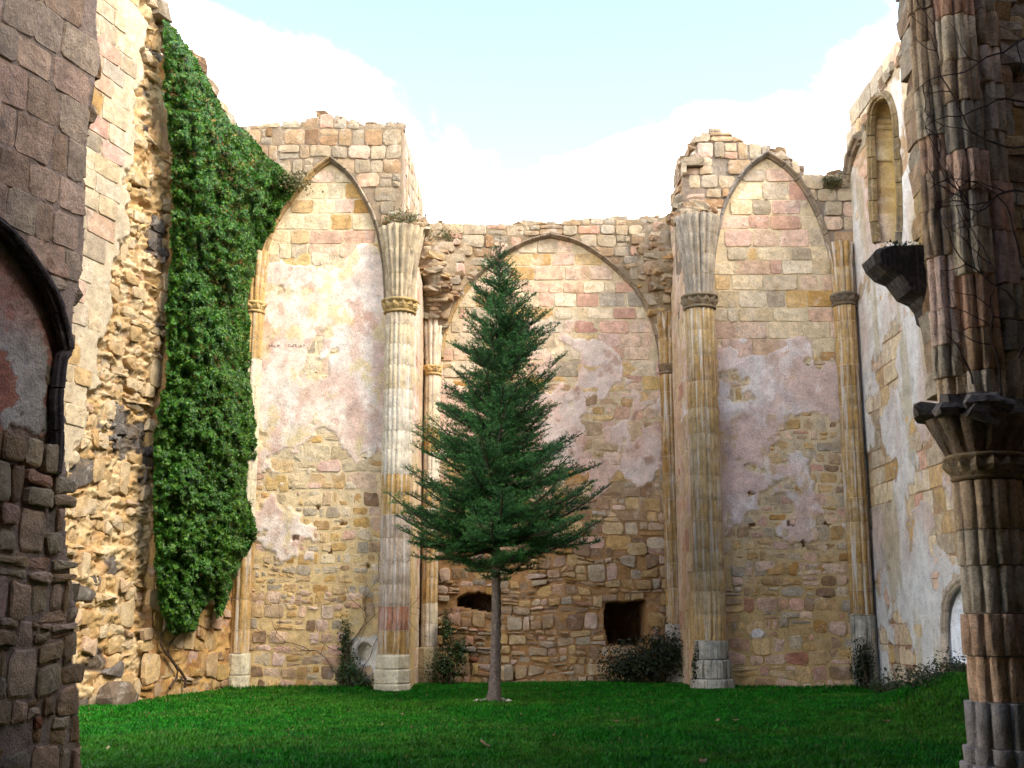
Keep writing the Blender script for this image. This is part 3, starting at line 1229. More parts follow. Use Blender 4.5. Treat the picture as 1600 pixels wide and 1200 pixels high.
lay_stones(wC, ashlar_polys(-2.0, 4.2, vC(590), vC(372), (.30, .44), (.38, .8)), lambda u, v: pick((PINK, 4), (CREAM, 2.4), (OCHRE, 2.2), (GREYS, 1.2)), keep=okC, prot=(.006, .026), limit=190)
lay_stones(wC, coursed_polys(-2.2, 4.2, vC(850), vC(740), (.28, .42), (.34, .7), jit=.03, gap=.02), lambda u, v: pick((PINK, 1.5), (BROWN, 2.4), (OCHRE, 3), (GREYS, 1.6)), keep=okC, prot=(.0, .03), limit=230)
lay_stones(wC, coursed_polys(-2.3, 4.2, -.05, vC(850), (.16, .34), (.24, .52), gap=.016, wav=.8), lambda u, v: pick((PINK, 1.2), (OCHRE, 3), (GREYS, .8), (BROWN, 3.6), (RUST, .7)) * .74, keep=okC, prot=(.0, .09), dome=.02, bev=.03, limit=430)
lay_stones(wC, coursed_polys(-2.3, 4.2, vC(740), vC(590), (.3, .42), (.4, .7), gap=.02), lambda u, v: pick((PINK, 2), (OCHRE, 2), (BROWN, 1.4)), keep=okC, prot=(.0, .026), limit=420)
C_okup = lambda u, v: bool(C_outside(np.array(u), np.array(v))) and float(C_bulge(np.array(u), np.array(v))) < .55 and -2.25 < u < 4.0 and v < np.interp(u, [q[0] for q in C_top], [q[1] for q in C_top]) + .06
lay_stones(wC, squeeze(coursed_polys(-2.6, 4.4, C_spr + .7, vC(345), (.26, .38), (.34, .6), gap=.012, jit=.02, wav=.2), C_okup),
           lambda u, v: pick((GREYS, 3), (BROWN, 2), (PINK, .8)) * .8, prot=(.0, .05), bev=.03, dome=.02, off=lambda u, v: float(C_h(np.array(u), np.array(v))), depth=.25, limit=540)
# rubble of the fallen vault springings
for k in range(150):
    s = random.choice([(682, 440), (1040, 420)])
    a = wC.px(*s)
    u = a[0] + random.gauss(0, .42); v = a[1] + random.gauss(0, .75)
    if not (-2.3 < u < 4.2): continue
    if not bool(C_outside(np.array(u), np.array(v))): continue
    w = float(C_h(np.array(u), np.array(v)))
    if w < .17: continue
    z = random.choice((.08, .11, .14, .18, .24)) * random.uniform(.8, 1.2)
    add_block(wC.ob, 'vault_rubble', (u, -w + z * .3, v), (z * 1.6, z, z * .6), pick((BROWN, 3), (GREYS, 3), (OCHRE, 1)) * random.uniform(.6, .85), tilt=.35)
cap_row(wC, C_top, colour=GT, depth=.5, nlayers=2, size=(.4, .4, .22), dz=-.02)
cC = wC.px(860, 560)
arch_rib(wC, C_left, lambda u, v: (och_rib(u, v) if v < vC(450) else dark_rib(u, v)), centre=cC, width=.13, proj=.2)
arch_rib(wC, C_right, dark_rib, centre=cC, width=.13, proj=.2)

# ================================================================== FLANKS OF THE CHANCEL (part of the piers)
def flank(O, ang, label, top, mirror, seed, zsplit, inset, swing=0.0):
    """short return wall between an end wall and the chancel wall"""
    w = Wall(O, ang)
    w.root('return_wall', label)

    def mask(U, V):
        return V < np.interp(U, *top) + (fbm(U * 5, V * 0, seed) - .5) * .2

    def h(U, V):
        return mortar_rel(U, V, seed, .01) + (fbm(U * 1.3, V * 1.3, seed + 4) - .5) * .03 - inset * (1 - swing * np.clip(U / 2.6, 0, 1)) * sst(V, 9.6, 10.4)

    def col(U, V):
        c = mixcol(lin((196, 164, 132)), lin((206, 184, 160)), sst(fbm(U * 2, V * .5, seed + 2), .4, .6))
        return mixcol(c, lin((140, 122, 104)), sst(V, 9.6, 10.4) * .9)
    w.slab('wall_core', 0, 2.75, -.3, 13.6, .05, mask, h, col, .7, M_CORE)
    random.seed(seed)
    lay_stones(w, ashlar_polys(0, 2.6, 9.9, 13.2, (.28, .4), (.3, .55), jit=.02, gap=.016), lambda u, v: pick((GREYS, 3), (BROWN, 2), (PINK, 1)), prot=(.0, .02), bev=.03,
               dome=.012, off=lambda u, v: -inset * (1 - swing * min(1, max(0, u / 2.6))), keep=lambda u, v, p: max(q[1] for q in p) < np.interp(u, *top) and min(q[0] for q in p) > 0)
    lay_stones(w, ashlar_polys(0, 2.6, 0, 9.6, (.38, .5), (.5, .9)), lambda u, v: pick((PINK, 1), (CREAM, 2.5)) * .9, prot=(-.006, .008),
               keep=lambda u, v, p: min(q[0] for q in p) > 0 and max(q[0] for q in p) < 2.7)
    cap_row(w, [(a + .1, b - .06) for a, b in zip(*top)], size=(.34, .3, .2), colour=GT, depth=.4, nlayers=1, w=-inset - .06)
    return w


flank((-2.24, YE), R(90), 'narrow return wall right of the left fluted column', ([0, .6, 1.6, 2.7], [13.0, 12.9, 12.6, 12.2]), False, 201, 0, .36, .75)
wFR = flank((4.02, YC), R(-90), 'narrow pinkish return wall left of the right fluted column', ([0, 1.0, 2.0, 2.7], [11.4, 11.6, 12.0, 12.2]), True, 202, 0, .02)

# ================================================================== RIGHT SIDE WALL
XR = 8.05
wD = Wall((XR, YE), R(-90))
wD.root('ruined_wall', 'plastered right side wall with a tall blind lancet window and an arched recess painted white as a bright opening')
D_top = [wD.px(x, y) for x, y in ((1322, 268), (1330, 240), (1345, 215), (1358, 175), (1372, 145), (1385, 118), (1400, 98), (1412, 80), (1428, 62))]
D_top = [(0.0, D_top[0][1])] + D_top + [(6.0, 14.8), (8.0, 18.0), (10.0, 19.6), (14.0, 19.8)]  # hidden stretch raised to shade the lawn and lower walls
D_win = wD.poly([(1372, 380), (1367, 330), (1364, 260), (1362, 215), (1363, 185), (1368, 163), (1377, 150), (1388, 148), (1397, 160), (1403, 185), (1406, 230), (1410, 290), (1411, 350), (1409, 380)])
D_door = wD.poly([(1478, 1035), (1475, 985), (1476, 955), (1481, 930), (1490, 915), (1502, 905), (1522, 908), (1540, 930), (1552, 960), (1560, 1000), (1566, 1045)])
vD = lambda py: wD.px(1400, py)[1]
D_seat = min(p[1] for p in D_door)


def D_mask(U, V):
    tops = np.interp(U, [p[0] for p in D_top], [p[1] for p in D_top]) + (fbm(U * 4, U * 0, 45) - .5) * .35
    return V < tops


def D_bias(U, V):
    return interp_v(V, [(0, .02), (1.2, .10), (vD(900), .18), (vD(860), .02), (vD(700), -.02), (vD(600), .12), (vD(470), .2), (vD(330), .14), (14, .0), (20, -.1)])


def D_h(U, V):
    pl, p = plaster_field(U, V, D_bias(U, V), 131, thick=.03)
    h = np.maximum(pl + (fbm(U * 2, V * 2, 5) - .5) * .02, mortar_rel(U, V, 34))
    inw = poly_in(U, V, D_win)
    return h - .45 * inw - .13 * poly_in(U, V, D_door)


def D_col(U, V):
    pl, p = plaster_field(U, V, D_bias(U, V), 131)
    pc = mixcol(lin((198, 176, 160)), lin((212, 206, 196)), sst(fbm(U * .7, V * .35, 137), .42, .62))
    pc = mixcol(pc, lin((206, 206, 200)), sst(-V, -3.4, -2.2) * .8)
    pc = mixcol(pc, lin((176, 160, 120)), sst(fbm(U * 2.2, V * .35, 139), .55, .68) * .6)
    mc = mixcol(lin((170, 140, 106)), lin((140, 104, 80)), sst(-V, -2.6, -.6))
    c = mixcol(mc, pc, sst(p, 0, .04))
    c = mixcol(c, lin((232, 234, 238)), poly_in(U, V, D_door) * 1.0)  # daylight of the arched opening painted in as white
    return mixcol(c, lin((176, 148, 84)), poly_in(U, V, D_win) * .8)


wD.slab('wall_core', 0.0, 13.2, -0.3, 20.2, 0.042, D_mask, D_h, D_col, 1.0, M_CORE)
random.seed(105)
inwin = lambda u, v: bool(poly_in(np.array(u), np.array(v), D_win))
lay_stones(wD, ashlar_polys(.3, 8.5, .1, 13.0, (.36, .5), (.5, 1.0)), lambda u, v: pick((CREAM, 3), (PINK, 1.6), (GREYS, 3), (OCHRE, 1.6)), prot=(.0, .022),
           keep=lambda u, v, p: not any(inwin(*q) for q in p) and not any(bool(poly_in(np.array(q[0]), np.array(q[1]), D_door)) for q in p), limit=170)
lay_stones(wD, ashlar_polys(1.0, 4.6, 7.5, 13.0, (.55, .75), (1.4, 2.2), gap=.02), lambda u, v: pick((OCHRE, 3), (BROWN, 1)), prot=(.01, .03), off=lambda u, v: -.45,
           keep=lambda u, v, p: inwin(u, v), limit=200, name='blind_window_stone')
win_c = (sum(p[0] for p in D_win) / len(D_win), sum(p[1] for p in D_win) / len(D_win))
arch_rib(wD, D_win, lambda u, v: lin((132, 112, 78)) * random.uniform(.7, 1.1), centre=win_c, width=.16, proj=.14, name='window_moulding')
d_c = (sum(p[0] for p in D_door) / len(D_door), 1.4)
arch_rib(wD, D_door, lambda u, v: lin((176, 160, 140)) * random.uniform(.8, 1.1), centre=d_c, width=.2, proj=.08, name='door_moulding')
cap_row(wD, D_top[:-3], colour=GT, depth=.45, nlayers=2, size=(.45, .4, .3), dz=-.02)
# wall rib climbing out of the corner
D_rib = wD.poly([(1326, 470), (1325, 400), (1326, 330), (1329, 280), (1336, 240), (1347, 212)])
arch_rib(wD, D_rib, dark_rib, centre=(3, 8), width=.22, proj=.22, name='wall_rib')
# ================================================================== LEFT WALL BEHIND THE IVY
angL = math.atan2(.957, .29)
pE = np.array([-6.1, 26.0])
dL = np.array([math.cos(angL), math.sin(angL)])
wE = Wall(pE - dL * 3.2, angL)
wE.root('ruined_wall', 'rough ochre side wall almost hidden behind the hanging ivy')
E_top = wE.poly([(215, -60), (262, 40), (300, 90), (335, 150), (362, 200), (384, 210), (420, 240)])


def E_mask(U, V):
    return V < np.interp(U, [p[0] for p in E_top], [p[1] for p in E_top])


wE.slab('wall_core', 0, 3.25, -.3, 16, .045, E_mask, lambda U, V: mortar_rel(U, V, 51, .05),
        lambda U, V: mixcol(lin((190, 150, 92)), lin((160, 118, 72)), sst(fbm(U * 2, V * 2, 53), .4, .6)), 1.2, M_CORE)
random.seed(106)
lay_stones(wE, coursed_polys(0.1, 3.2, -.05, 3.4, (.18, .4), (.24, .6), gap=.016, wav=.9), lambda u, v: pick((OCHRE, 4), (BROWN, 2), (PINK, .6)) * .85, prot=(-.02, .06), dome=.02)
cap_row(wE, E_top, colour=GT, depth=.5, nlayers=1)

# ================================================================== SUNLIT LEFT PIER
pF = np.array([-6.9, 23.4])
wF = Wall(pF - dL * 5.2 + np.array([.957, -.29]) * 0.0, angL)
wF.root('broken_pier', 'tall sunlit broken pier of cream blocks with a torn rubble core, left of the ivy')
F_edge = wF.poly([(238, -60), (240, 0), (252, 40), (256, 100), (258, 160), (276, 190), (278, 215), (272, 250), (280, 300), (278, 345), (276, 400), (272, 460), (278, 540), (270, 600), (258, 640), (250, 680), (248, 740), (244, 800), (245, 860), (258, 900), (250, 960), (252, 1000), (246, 1050), (244, 1100)])
F_split = wF.poly([(238, -60), (226, 0), (228, 80), (218, 130), (212, 200), (206, 260), (196, 320), (196, 380), (172, 430), (165, 470), (160, 530), (150, 580), (140, 640), (125, 690), (105, 760), (60, 900), (50, 1100)])


def fedge(V, pts):
    q = sorted(pts, key=lambda p: p[1])
    return np.interp(V, [p[1] for p in q], [p[0] for p in q])


def F_core(U, V):
    """1 in the torn core, 0 on the dressed face"""
    return sst(U - fedge(V, F_split) + (fbm(U * 2.2, V * 2.2, 66) - .5) * .9, -.02, .10)


def F_mask(U, V):
    return U < fedge(V, F_edge) + (fbm(U * 0, V * 6, 63) - .5) * .14


def F_h(U, V):
    k = F_core(U, V)
    # courses of the core torn into ledges
    row = V * 3.1 + (fbm(U * 1.4, V * 1.4, 61) - .5) * 1.4
    saw = (row - np.floor(row))
    rid = np.abs(fbm(U * 2.0, V * 3.4, 62, 5, .6) - .5) * 2
    big = fbm(U * .8, V * .55, 68, 3) - .5
    core = -.26 + .20 * saw * fbm(U * 3, np.floor(row) * 3.7, 64) - .34 * rid + .5 * big
    core = core * .62 + (fbm(U * 7, V * 9, 69, 4, .65) - .5) * .10
    return mortar_rel(U, V, 65, .01) * (1 - k) + core * k


def F_col(U, V):
    k = F_core(U, V)
    n = fbm(U * 2, V * 2.6, 70, 5, .6)
    c = mixcol(lin((176, 144, 96)), lin((196, 170, 128)), sst(n, .4, .6))
    c = mixcol(c, lin((182, 140, 92)), sst(fbm(U * 4, V * 4, 71), .55, .7) * .8)
    bl = sst(fbm(U * .9, V * 1.2, 77, 5, .6) + .05 * np.sin(V * 1.6), .58, .68) * sst(U - fedge(V, F_split), 0.1, .5)
    c = mixcol(c, lin((66, 60, 58)), bl * .9)
    return mixcol(lin((182, 164, 134)) * np.ones(U.shape + (1,)), c, k)


wF.slab('rubble_core', 0.3, 5.6, -.3, 16.2, .03, F_mask, F_h, F_col, 1.2, M_CORE)
random.seed(107)
lay_stones(wF, ashlar_polys(1.2, 5.4, .0, 16.0, (.34, .48), (.45, .85), gap=.009), lambda u, v: pick((CREAM, 6), (OCHRE, 2), (PINK, 1), (GREYS, 2.6)) * .74, prot=(.006, .03), bev=.02,
           keep=lambda u, v, p: max(float(F_core(np.array(q[0]), np.array(q[1]))) for q in p) < .35, name='ashlar_block')
def F_ccol(u, v):
    c = pick((OCHRE, 3), (CREAM, 3.4), (PINK, .6)) * .9
    c = (c + (lin((196, 166, 122)) - c) * .45) * .9
    if float(sst(fbm(np.array(u * .9), np.array(v * 1.2), 77, 5, .6) + .05 * math.sin(v * 1.6), .56, .64)) > .5: c = lin((96, 88, 80)) * random.uniform(.8, 1.3)
    return c


F_okc = lambda u, v: float(F_core(np.array(u), np.array(v))) > .5 and u < float(fedge(np.array(v), F_edge)) + .03
F_polys = [p for p in coursed_polys(1.2, 5.6, -.1, 16.0, (.12, .36), (.14, .6), gap=.006, jit=.06, wav=1.0) if F_okc(*area_c(p)[1]) and random.random() < .6]
lay_stones(wF, F_polys, F_ccol, prot=(-.01, .07), off=lambda u, v: float(F_h(np.array(u), np.array(v))), depth=.32, bev=.022, dome=.05, name='core_stone', limit=560)
for (a, b) in zip(F_edge[:-1], F_edge[1:]):
    cap_row(wF, [a, b], size=(.4, .4, .34), colour=lambda: pick((OCHRE, 3), (CREAM, 3), (GREYS, .7)), depth=.5, w=-.22, name='edge_stone', prob=.4)
add_block(wF.ob, 'boulder', (wF.px(165, 1085)[0], -.25, .12), (.62, .5, .5), lin((104, 88, 72)), tilt=.3)

# ================================================================== NEAR LEFT PIER
angG = math.atan2(.93, .36)
dG = np.array([math.cos(angG), math.sin(angG)])
wG = Wall(np.array([-4.5, 12.0]) - dG * 3.0, angG)
wG.root('near_pier', 'dark shaded pier wall at the left edge with part of a plastered arch')
G_edge = wG.poly([(150, -60), (150, 0), (152, 60), (156, 100), (142, 150), (136, 200), (130, 290), (131, 380), (122, 440), (117, 480), (110, 545), (98, 560), (96, 600), (103, 640), (99, 690), (104, 760), (101, 850), (111, 900), (117, 960), (112, 1030), (122, 1100), (117, 1200), (117, 1260)])
G_arch = wG.poly([(-140, 300), (-60, 318), (0, 352), (30, 385), (62, 428), (85, 470), (100, 515), (106, 548)])
G_archlow = wG.poly([(106, 548), (98, 562), (92, 620), (92, 690), (88, 740)])


def G_in(U, V):
    poly = [(G_arch[0][0] - 3, 0)] + [(G_arch[0][0] - 3, G_arch[0][1])] + G_arch + G_archlow[1:] + [(G_archlow[-1][0], 0)]
    return poly_in(U, V, poly)


vG = lambda py: wG.px(50, py)[1]


def G_mask(U, V):
    return U < fedge(V, G_edge) + (fbm(U * 0, V * 9, 163) - .5) * .07


def G_bias(U, V):
    return np.where(G_in(U, V), interp_v(V, [(vG(1200), -.5), (vG(820), -.3), (vG(740), -.04), (vG(640), .1), (vG(500), .25), (20, .3)]), -.6)


def G_h(U, V):
    pl, p = plaster_field(U, V, G_bias(U, V), 171, thick=.02, scale=2.2)
    p2 = fbm(U * 2.6, V * 2.6, 173, 5, .55) - .52
    h = np.maximum(pl + .008 * sst(p2, 0, .03) * (p > 0), mortar_rel(U, V, 164, .012))
    inn = G_in(U, V)
    fade = sst(V, vG(860), vG(700))
    return h - .13 * inn * fade


def G_col(U, V):
    pl, p = plaster_field(U, V, G_bias(U, V), 171, scale=2.2)
    p2 = fbm(U * 2.6, V * 2.6, 173, 5, .55) - .52
    pc = mixcol(lin((168, 112, 94)), lin((184, 176, 168)), sst(p2, 0, .03))
    pc = mixcol(pc, lin((170, 128, 116)), sst(V, vG(560), vG(480)) * .8)
    c = mixcol(lin((156, 136, 122)) * np.ones(U.shape + (1,)), pc, sst(p, 0, .03))
    return c


wG.slab('wall_core', 0.2, 3.4, -.3, 9.6, .018, G_mask, G_h, G_col, .8, M_DARK)
random.seed(108)
def gcol(u, v):
    c = pick((BROWN, 2.4), (GREYS, 3.4), (PINK, 2.4), (OCHRE, .8))
    return c + (lin((176, 152, 136)) - c) * .5


lay_stones(wG, squeeze(ashlar_polys(.6, 3.5, vG(420), 9.4, (.32, .46), (.36, .62), jit=.02, gap=.006), lambda u, v: u < float(fedge(np.array(v), G_edge)) + .03 and not bool(G_in(np.array(u), np.array(v)))), gcol, prot=(.003, .018), bev=.018, dome=.006, mat=M_DARK, limit=140,
           keep=lambda u, v, p: not any(bool(G_in(np.array(q[0]), np.array(q[1]))) for q in p) and all(q[0] < float(fedge(np.array(q[1]), G_edge)) + .05 for q in p))
lay_stones(wG, coursed_polys(.6, 3.3, vG(700), vG(420), (.16, .3), (.2, .4), gap=.008), gcol, prot=(.01, .045), mat=M_DARK, limit=200,
           keep=lambda u, v, p: not any(bool(G_in(np.array(q[0]), np.array(q[1]))) for q in p) and all(q[0] < float(fedge(np.array(q[1]), G_edge)) + .05 for q in p))
lay_stones(wG, coursed_polys(.6, 3.4, -.1, vG(735), (.18, .4), (.16, .42), gap=.014, jit=.03, wav=.9), lambda u, v: pick((BROWN, 3), (GREYS, 3), (PINK, 2.4), (RUST, .6)) * .82, prot=(.01, .06), dome=.015, bev=.035, mat=M_DARK, limit=300,
           keep=lambda u, v, p: u < float(fedge(np.array(v), G_edge)))
cap_row(wG, G_edge, size=(.3, .36, .22), colour=lambda: pick((GREYS, 2), (BROWN, 2)) * .6, depth=.34, w=-.12, name='edge_stone', mat=M_DARK, prob=.7)
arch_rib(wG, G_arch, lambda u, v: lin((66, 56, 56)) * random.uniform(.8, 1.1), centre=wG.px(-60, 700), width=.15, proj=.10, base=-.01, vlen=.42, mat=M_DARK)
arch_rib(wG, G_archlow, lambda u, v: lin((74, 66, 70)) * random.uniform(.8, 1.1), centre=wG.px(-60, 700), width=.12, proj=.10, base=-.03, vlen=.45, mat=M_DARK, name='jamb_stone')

# ================================================================== NEAR RIGHT PIER
wH = Wall((0, 12.35), 0.0)
wH.root('near_pier', 'rubble wall at the right edge behind the dark clustered column')
hL = wH.px(1500, 300)[0]


def H_mask(U, V):
    return U > 5.14 + .10 * (fbm(U * 0, V * 3, 183) - .5)


def H_h(U, V):
    return mortar_rel(U, V, 184, .03)


wH.slab('wall_core', 4.65, 7.6, -.3, 9.8, .03, H_mask, H_h, lambda U, V: mixcol(lin((150, 118, 76)), lin((104, 88, 76)), sst(fbm(U * 2, V * 2, 186), .4, .6)), .9, M_DARK)
random.seed(109)
H_arch = wH.poly([(1556, 668), (1570, 625), (1590, 570), (1615, 520), (1650, 470), (1700, 420)])
lay_stones(wH, coursed_polys(4.8, 7.4, -.1, 9.6, (.2, .38), (.24, .5), gap=.014), lambda u, v: pick((BROWN, 3), (GREYS, 2.6), (OCHRE, 3), (PINK, 1)) * 1.0, prot=(.0, .06), dome=.03, mat=M_DARK, limit=260,
           keep=lambda u, v, p: min(q[0] for q in p) > 5.16)
arch_rib(wH, H_arch, lambda u, v: lin((84, 70, 60)) * random.uniform(.8, 1.1), centre=(7, 3), width=.26, proj=.34, mat=M_DARK)
arch_rib(wH, [(p[0] + .2, p[1] - .12) for p in H_arch], lambda u, v: lin((92, 78, 64)) * random.uniform(.8, 1.1), centre=(7, 3), width=.13, proj=.26, mat=M_DARK, name='inner_voussoir')

# ================================================================== COLUMNS
def plinth(width, depth_, h, cols, flare=1.25, n=3, R0=.4, lob=0, mat=None):
    def f(root, zb):
        z = -.15
        zs = np.linspace(-.15, zb, n + 1)
        for i in range(n):
            k = flare + (1 - flare) * (i / max(1, n - 1))
            w = width * k; d = depth_ * k; hh = zs[i + 1] - zs[i] - .012
            prof = []
            m = 8
            for q in range(m):
                an = 2 * math.pi * (q + .5) / m
                prof.append((w / 2 * math.cos(an) * 1.08, d / 2 * math.sin(an) * 1.08))
            v, fc = [], []
            rings = [(0, .97), (.02, 1.0), (hh - .03, 1.0), (hh, .96)]
            for (z_, s) in rings:
                for (x, y) in prof: v.append((x * s + random.uniform(-.008, .008), y * s + random.uniform(-.008, .008), z_))
            for r in range(3):
                for q in range(m):
                    q2 = (q + 1) % m
                    fc.append((r * m + q, r * m + q2, (r + 1) * m + q2, (r + 1) * m + q))
            fc.append(tuple(range(m - 1, -1, -1))); fc.append(tuple(range(3 * m, 4 * m)))
            obj('base_block', new_mesh('base_block', v, fc, cols(i)), mat or M_STONE, root, (0, 0, zs[i]))
    return f


def zat(px_, py_, Y):
    return float(at_y(px_, py_, Y)[2])


random.seed(110)
yc = YE - .28
pale = [lin(c) for c in ((204, 186, 152), (196, 176, 140), (210, 196, 170), (200, 180, 150))]
yel = [lin(c) for c in ((178, 142, 84), (170, 132, 74), (186, 150, 94))]


def colA(z):
    y0 = lambda p: zat(612, p, yc)
    if y0(790) < z < y0(738): return random.choice(yel)
    if y0(1000) < z < y0(960): return lin((164, 112, 84))
    if z < y0(960): return random.choice(yel) * .95
    if z < y0(800): return lin((176, 156, 134)) * random.uniform(.9, 1.08)
    return random.choice(pale) * random.uniform(.92, 1.06)


xA = float(at_y(625, 480, yc)[0])
column('fluted_column', 'pale fluted half column with carved capital, left of the conifer', xA, yc, .34, 18, zat(612, 1022, yc), zat(625, 470, yc), zat(625, 358, yc), .56, (.42, .62), colA,
       spr_mat=M_RIB, spr_cols=lambda z: lin((176, 158, 128)) * random.uniform(.85, 1.08), base_kind=plinth(.72, .72, 1.0, lambda i: lin((206, 192, 162)) * random.uniform(.9, 1.05), 1.1, 3), cap_col=lin((168, 142, 92)))
xB = float(at_y(1093, 470, yc)[0])


def colB(z):
    c = lin((184, 158, 112)) * random.uniform(.88, 1.04)
    return c + (random.choice(yel) * .9 - c) * random.choice((.1, .3, .5, .9))


column('fluted_column', 'ochre streaked fluted half column with carved capital, right of the conifer', xB, yc, .34, 18, zat(1110, 1000, yc), zat(1093, 463, yc), zat(1090, 340, yc), .56, (.42, .62), colB,
       plinth(.70, .7, 1.0, lambda i: lin((176, 170, 156)) * random.uniform(.85, 1.0), 1.3, 3, mat=M_MOSSY), cap_col=lin((120, 106, 84)), spr_mat=M_RIB, spr_cols=lambda z: lin((158, 146, 128)) * random.uniform(.85, 1.08))
yj = YE - .12
xJ = float(at_y(398, 480, yj)[0])
column('jamb_shaft', 'ochre corner shaft with small capital beside the ivy', xJ, yj, .22, 10, zat(375, 1020, yj), zat(398, 473, yj), zat(410, 395, yj), .3, (.42, .65), lambda z: (random.choice(yel) * 1.05 if z < 3.4 or z > 7.4 else lin((212, 196, 160)) * random.uniform(.9, 1.05)),
       plinth(.5, .4, .7, lambda i: lin((208, 194, 162)), 1.0, 2), cap_h=.28, cap_col=lin((190, 160, 104)))
xK = float(at_y(1320, 470, yj)[0])
column('jamb_shaft', 'ochre corner shaft between the right end wall and side wall', xK - .02, yj, .25, 10, zat(1350, 960, yj), zat(1320, 460, yj), zat(1315, 380, yj), .3, (.4, .62), lambda z: random.choice(yel) * random.uniform(.8, 1.02),
       plinth(.52, .42, .9, lambda i: lin((172, 166, 150)) * (.7 if i == 0 else 1), 1.0, 2, mat=M_MOSSY), cap_h=.3, cap_col=lin((104, 90, 72)))
yq = YC - .2
xL = float(at_y(678, 580, yq)[0])
column('chancel_shaft', 'slim cream shaft in the left corner of the central wall', xL - .03, yq, .2, 10, zat(672, 1010, yq), zat(676, 572, yq), zat(690, 480, yq), .34, (.42, .65), lambda z: random.choice(yel + pale) * 1.03,
       plinth(.45, .4, .8, lambda i: lin((196, 178, 140)), 1.05, 2), cap_h=.26, cap_col=lin((186, 154, 100)))
xM = float(at_y(1042, 570, yq)[0])
column('chancel_shaft', 'slim brown shaft in the right corner of the central wall', xM + .02, yq, .2, 10, zat(1048, 975, yq), zat(1040, 570, yq), zat(1030, 490, yq), .32, (.42, .65), lambda z: random.choice(yel) * random.uniform(.72, .9),
       plinth(.45, .4, .9, lambda i: lin((178, 170, 156)), 1.05, 3), cap_h=.26, cap_col=lin((120, 100, 78)))


# near right clustered column
def near_column():
    random.seed(111)
    y0 = 12.0
    x0 = float(at_y(1542, 760, y0)[0])
    root = thing('clustered_column', 'dark weathered clustered column with carved capital at the right edge', 'column', (x0, y0, 0))
    z_cap = zat(1530, 712, y0); z_low = zat(1530, 752, y0)
    z = zat(1540, 1095, y0)
    zz0 = -.15
    for (hh, r_) in ((.3, .47), (.16, .43), (z + .15 - .46, .385)):
        obj('base_drum', drum_mesh('base_drum', r_, 12, hh - .006, lin((150, 140, 132)) * random.uniform(.8, 1.05), amt=.13, chip=.006), M_DARK, root, (0, 0, zz0))
        zz0 += hh
    rr = .335
    while z < z_low - .05:
        h = random.uniform(.3, .5)
        if z + h > z_low - .15: h = z_low - z
        c = pick((BROWN, 3), (OCHRE, 2.4), (GREYS, .6), (RUST, .8)) * 1.12
        sw = random.uniform(.97, 1.06)
        obj('drum', drum_mesh('drum', rr * sw, 12, h - .014, c, amt=.13, chip=.009), M_DARK, root, (random.uniform(-.02, .01), 0, z))
        obj('mortar_bed', revolve('mortar_bed', [(rr * .95, -.014), (rr * .95, .002)], lin((130, 116, 98)), 24), M_CORE, root, (0, 0, z))
        z += h
    ch = z_cap - z_low
    cc = lin((140, 116, 82))
    cap = obj('capital', revolve('capital', [(rr * 1.0, 0), (rr * 1.08, .02), (rr * 1.02, .05), (rr * 1.04, ch * .5), (rr * 1.1, ch - .05), (rr * 1.2, ch - .03), (rr * 1.16, ch)], cc), M_DARK, root, (0, 0, z_low))
    for k in range(16):
        a = 2 * math.pi * (k + .5) / 16
        if math.sin(a) > .4: continue
        v, f = leaf_lump(ch * .75, k)
        obj('carved_leaf', new_mesh('carved_leaf', v, f, cc * random.uniform(.85, 1.15)), M_DARK, cap, (rr * 1.02 * math.cos(a), rr * 1.02 * math.sin(a), .03), (0, 0, a - math.pi / 2))
    # flaring stone above the capital, broken ledge
    z1 = zat(1500, 655, y0)
    obj('springer', drum_mesh('springer', rr * 1.0, 12, z1 - z_cap, lin((120, 98, 74)), r2=rr * 1.62, amt=.14, chip=.012), M_DARK, root, (-.02, .05, z_cap))
    for k in range(16):
        a = random.uniform(math.pi * .9, math.pi * 2.05)
        r_ = rr * random.uniform(.5, 1.45)
        s = random.uniform(.14, .3)
        add_block(root, 'ledge_stone', (r_ * math.cos(a) - .02, r_ * math.sin(a) + .05, z1 + random.uniform(-.03, .1 + .12 * (1.6 - r_ / rr))), (s * 1.4, s, s * .6), lin((116, 104, 92)) * random.uniform(.7, 1.1), M_DARK, .4)
    # bundle of shafts carrying on above
    xs = [float(at_y(px_, 300, y0)[0]) - x0 for px_ in (1471, 1508, 1548)]
    for q, (xo, r_, yo) in enumerate(((xs[0] + .02, .2, .1), (xs[1], .23, -.06), (xs[2], .24, .04))):
        z = z1 - .05 + .1 * q
        while z < 9.6:
            h = random.uniform(.35, .6)
            c = pick((BROWN, 3), (GREYS, 3), (PINK, 1.6), (RUST, 1)) * 1.15
            obj('upper_drum', drum_mesh('upper_drum', r_ * random.uniform(.96, 1.05), 8, h - .012, c, pts=64, amt=.24, chip=.01), M_DARK, root, (xo + random.uniform(-.015, .015), yo, z), (0, 0, random.uniform(-.05, .05)))
            z += h
    # rough masonry side of the pier behind the shafts
    z = zat(1460, 610, y0)
    while z < 9.6:
        h = random.uniform(.2, .36)
        xe = xs[0] - .13 + random.uniform(-.03, .03)
        while xe < .7:
            w_ = random.uniform(.3, .5)
            add_block(root, 'side_stone', (xe + w_ / 2, .34, z + h / 2), (w_ * 1.02, .5, h * 1.0), pick((BROWN, 2), (GREYS, 2), (OCHRE, 1)) * .9, M_DARK, .03, square=True)
            xe += w_
        z += h
    return root, x0


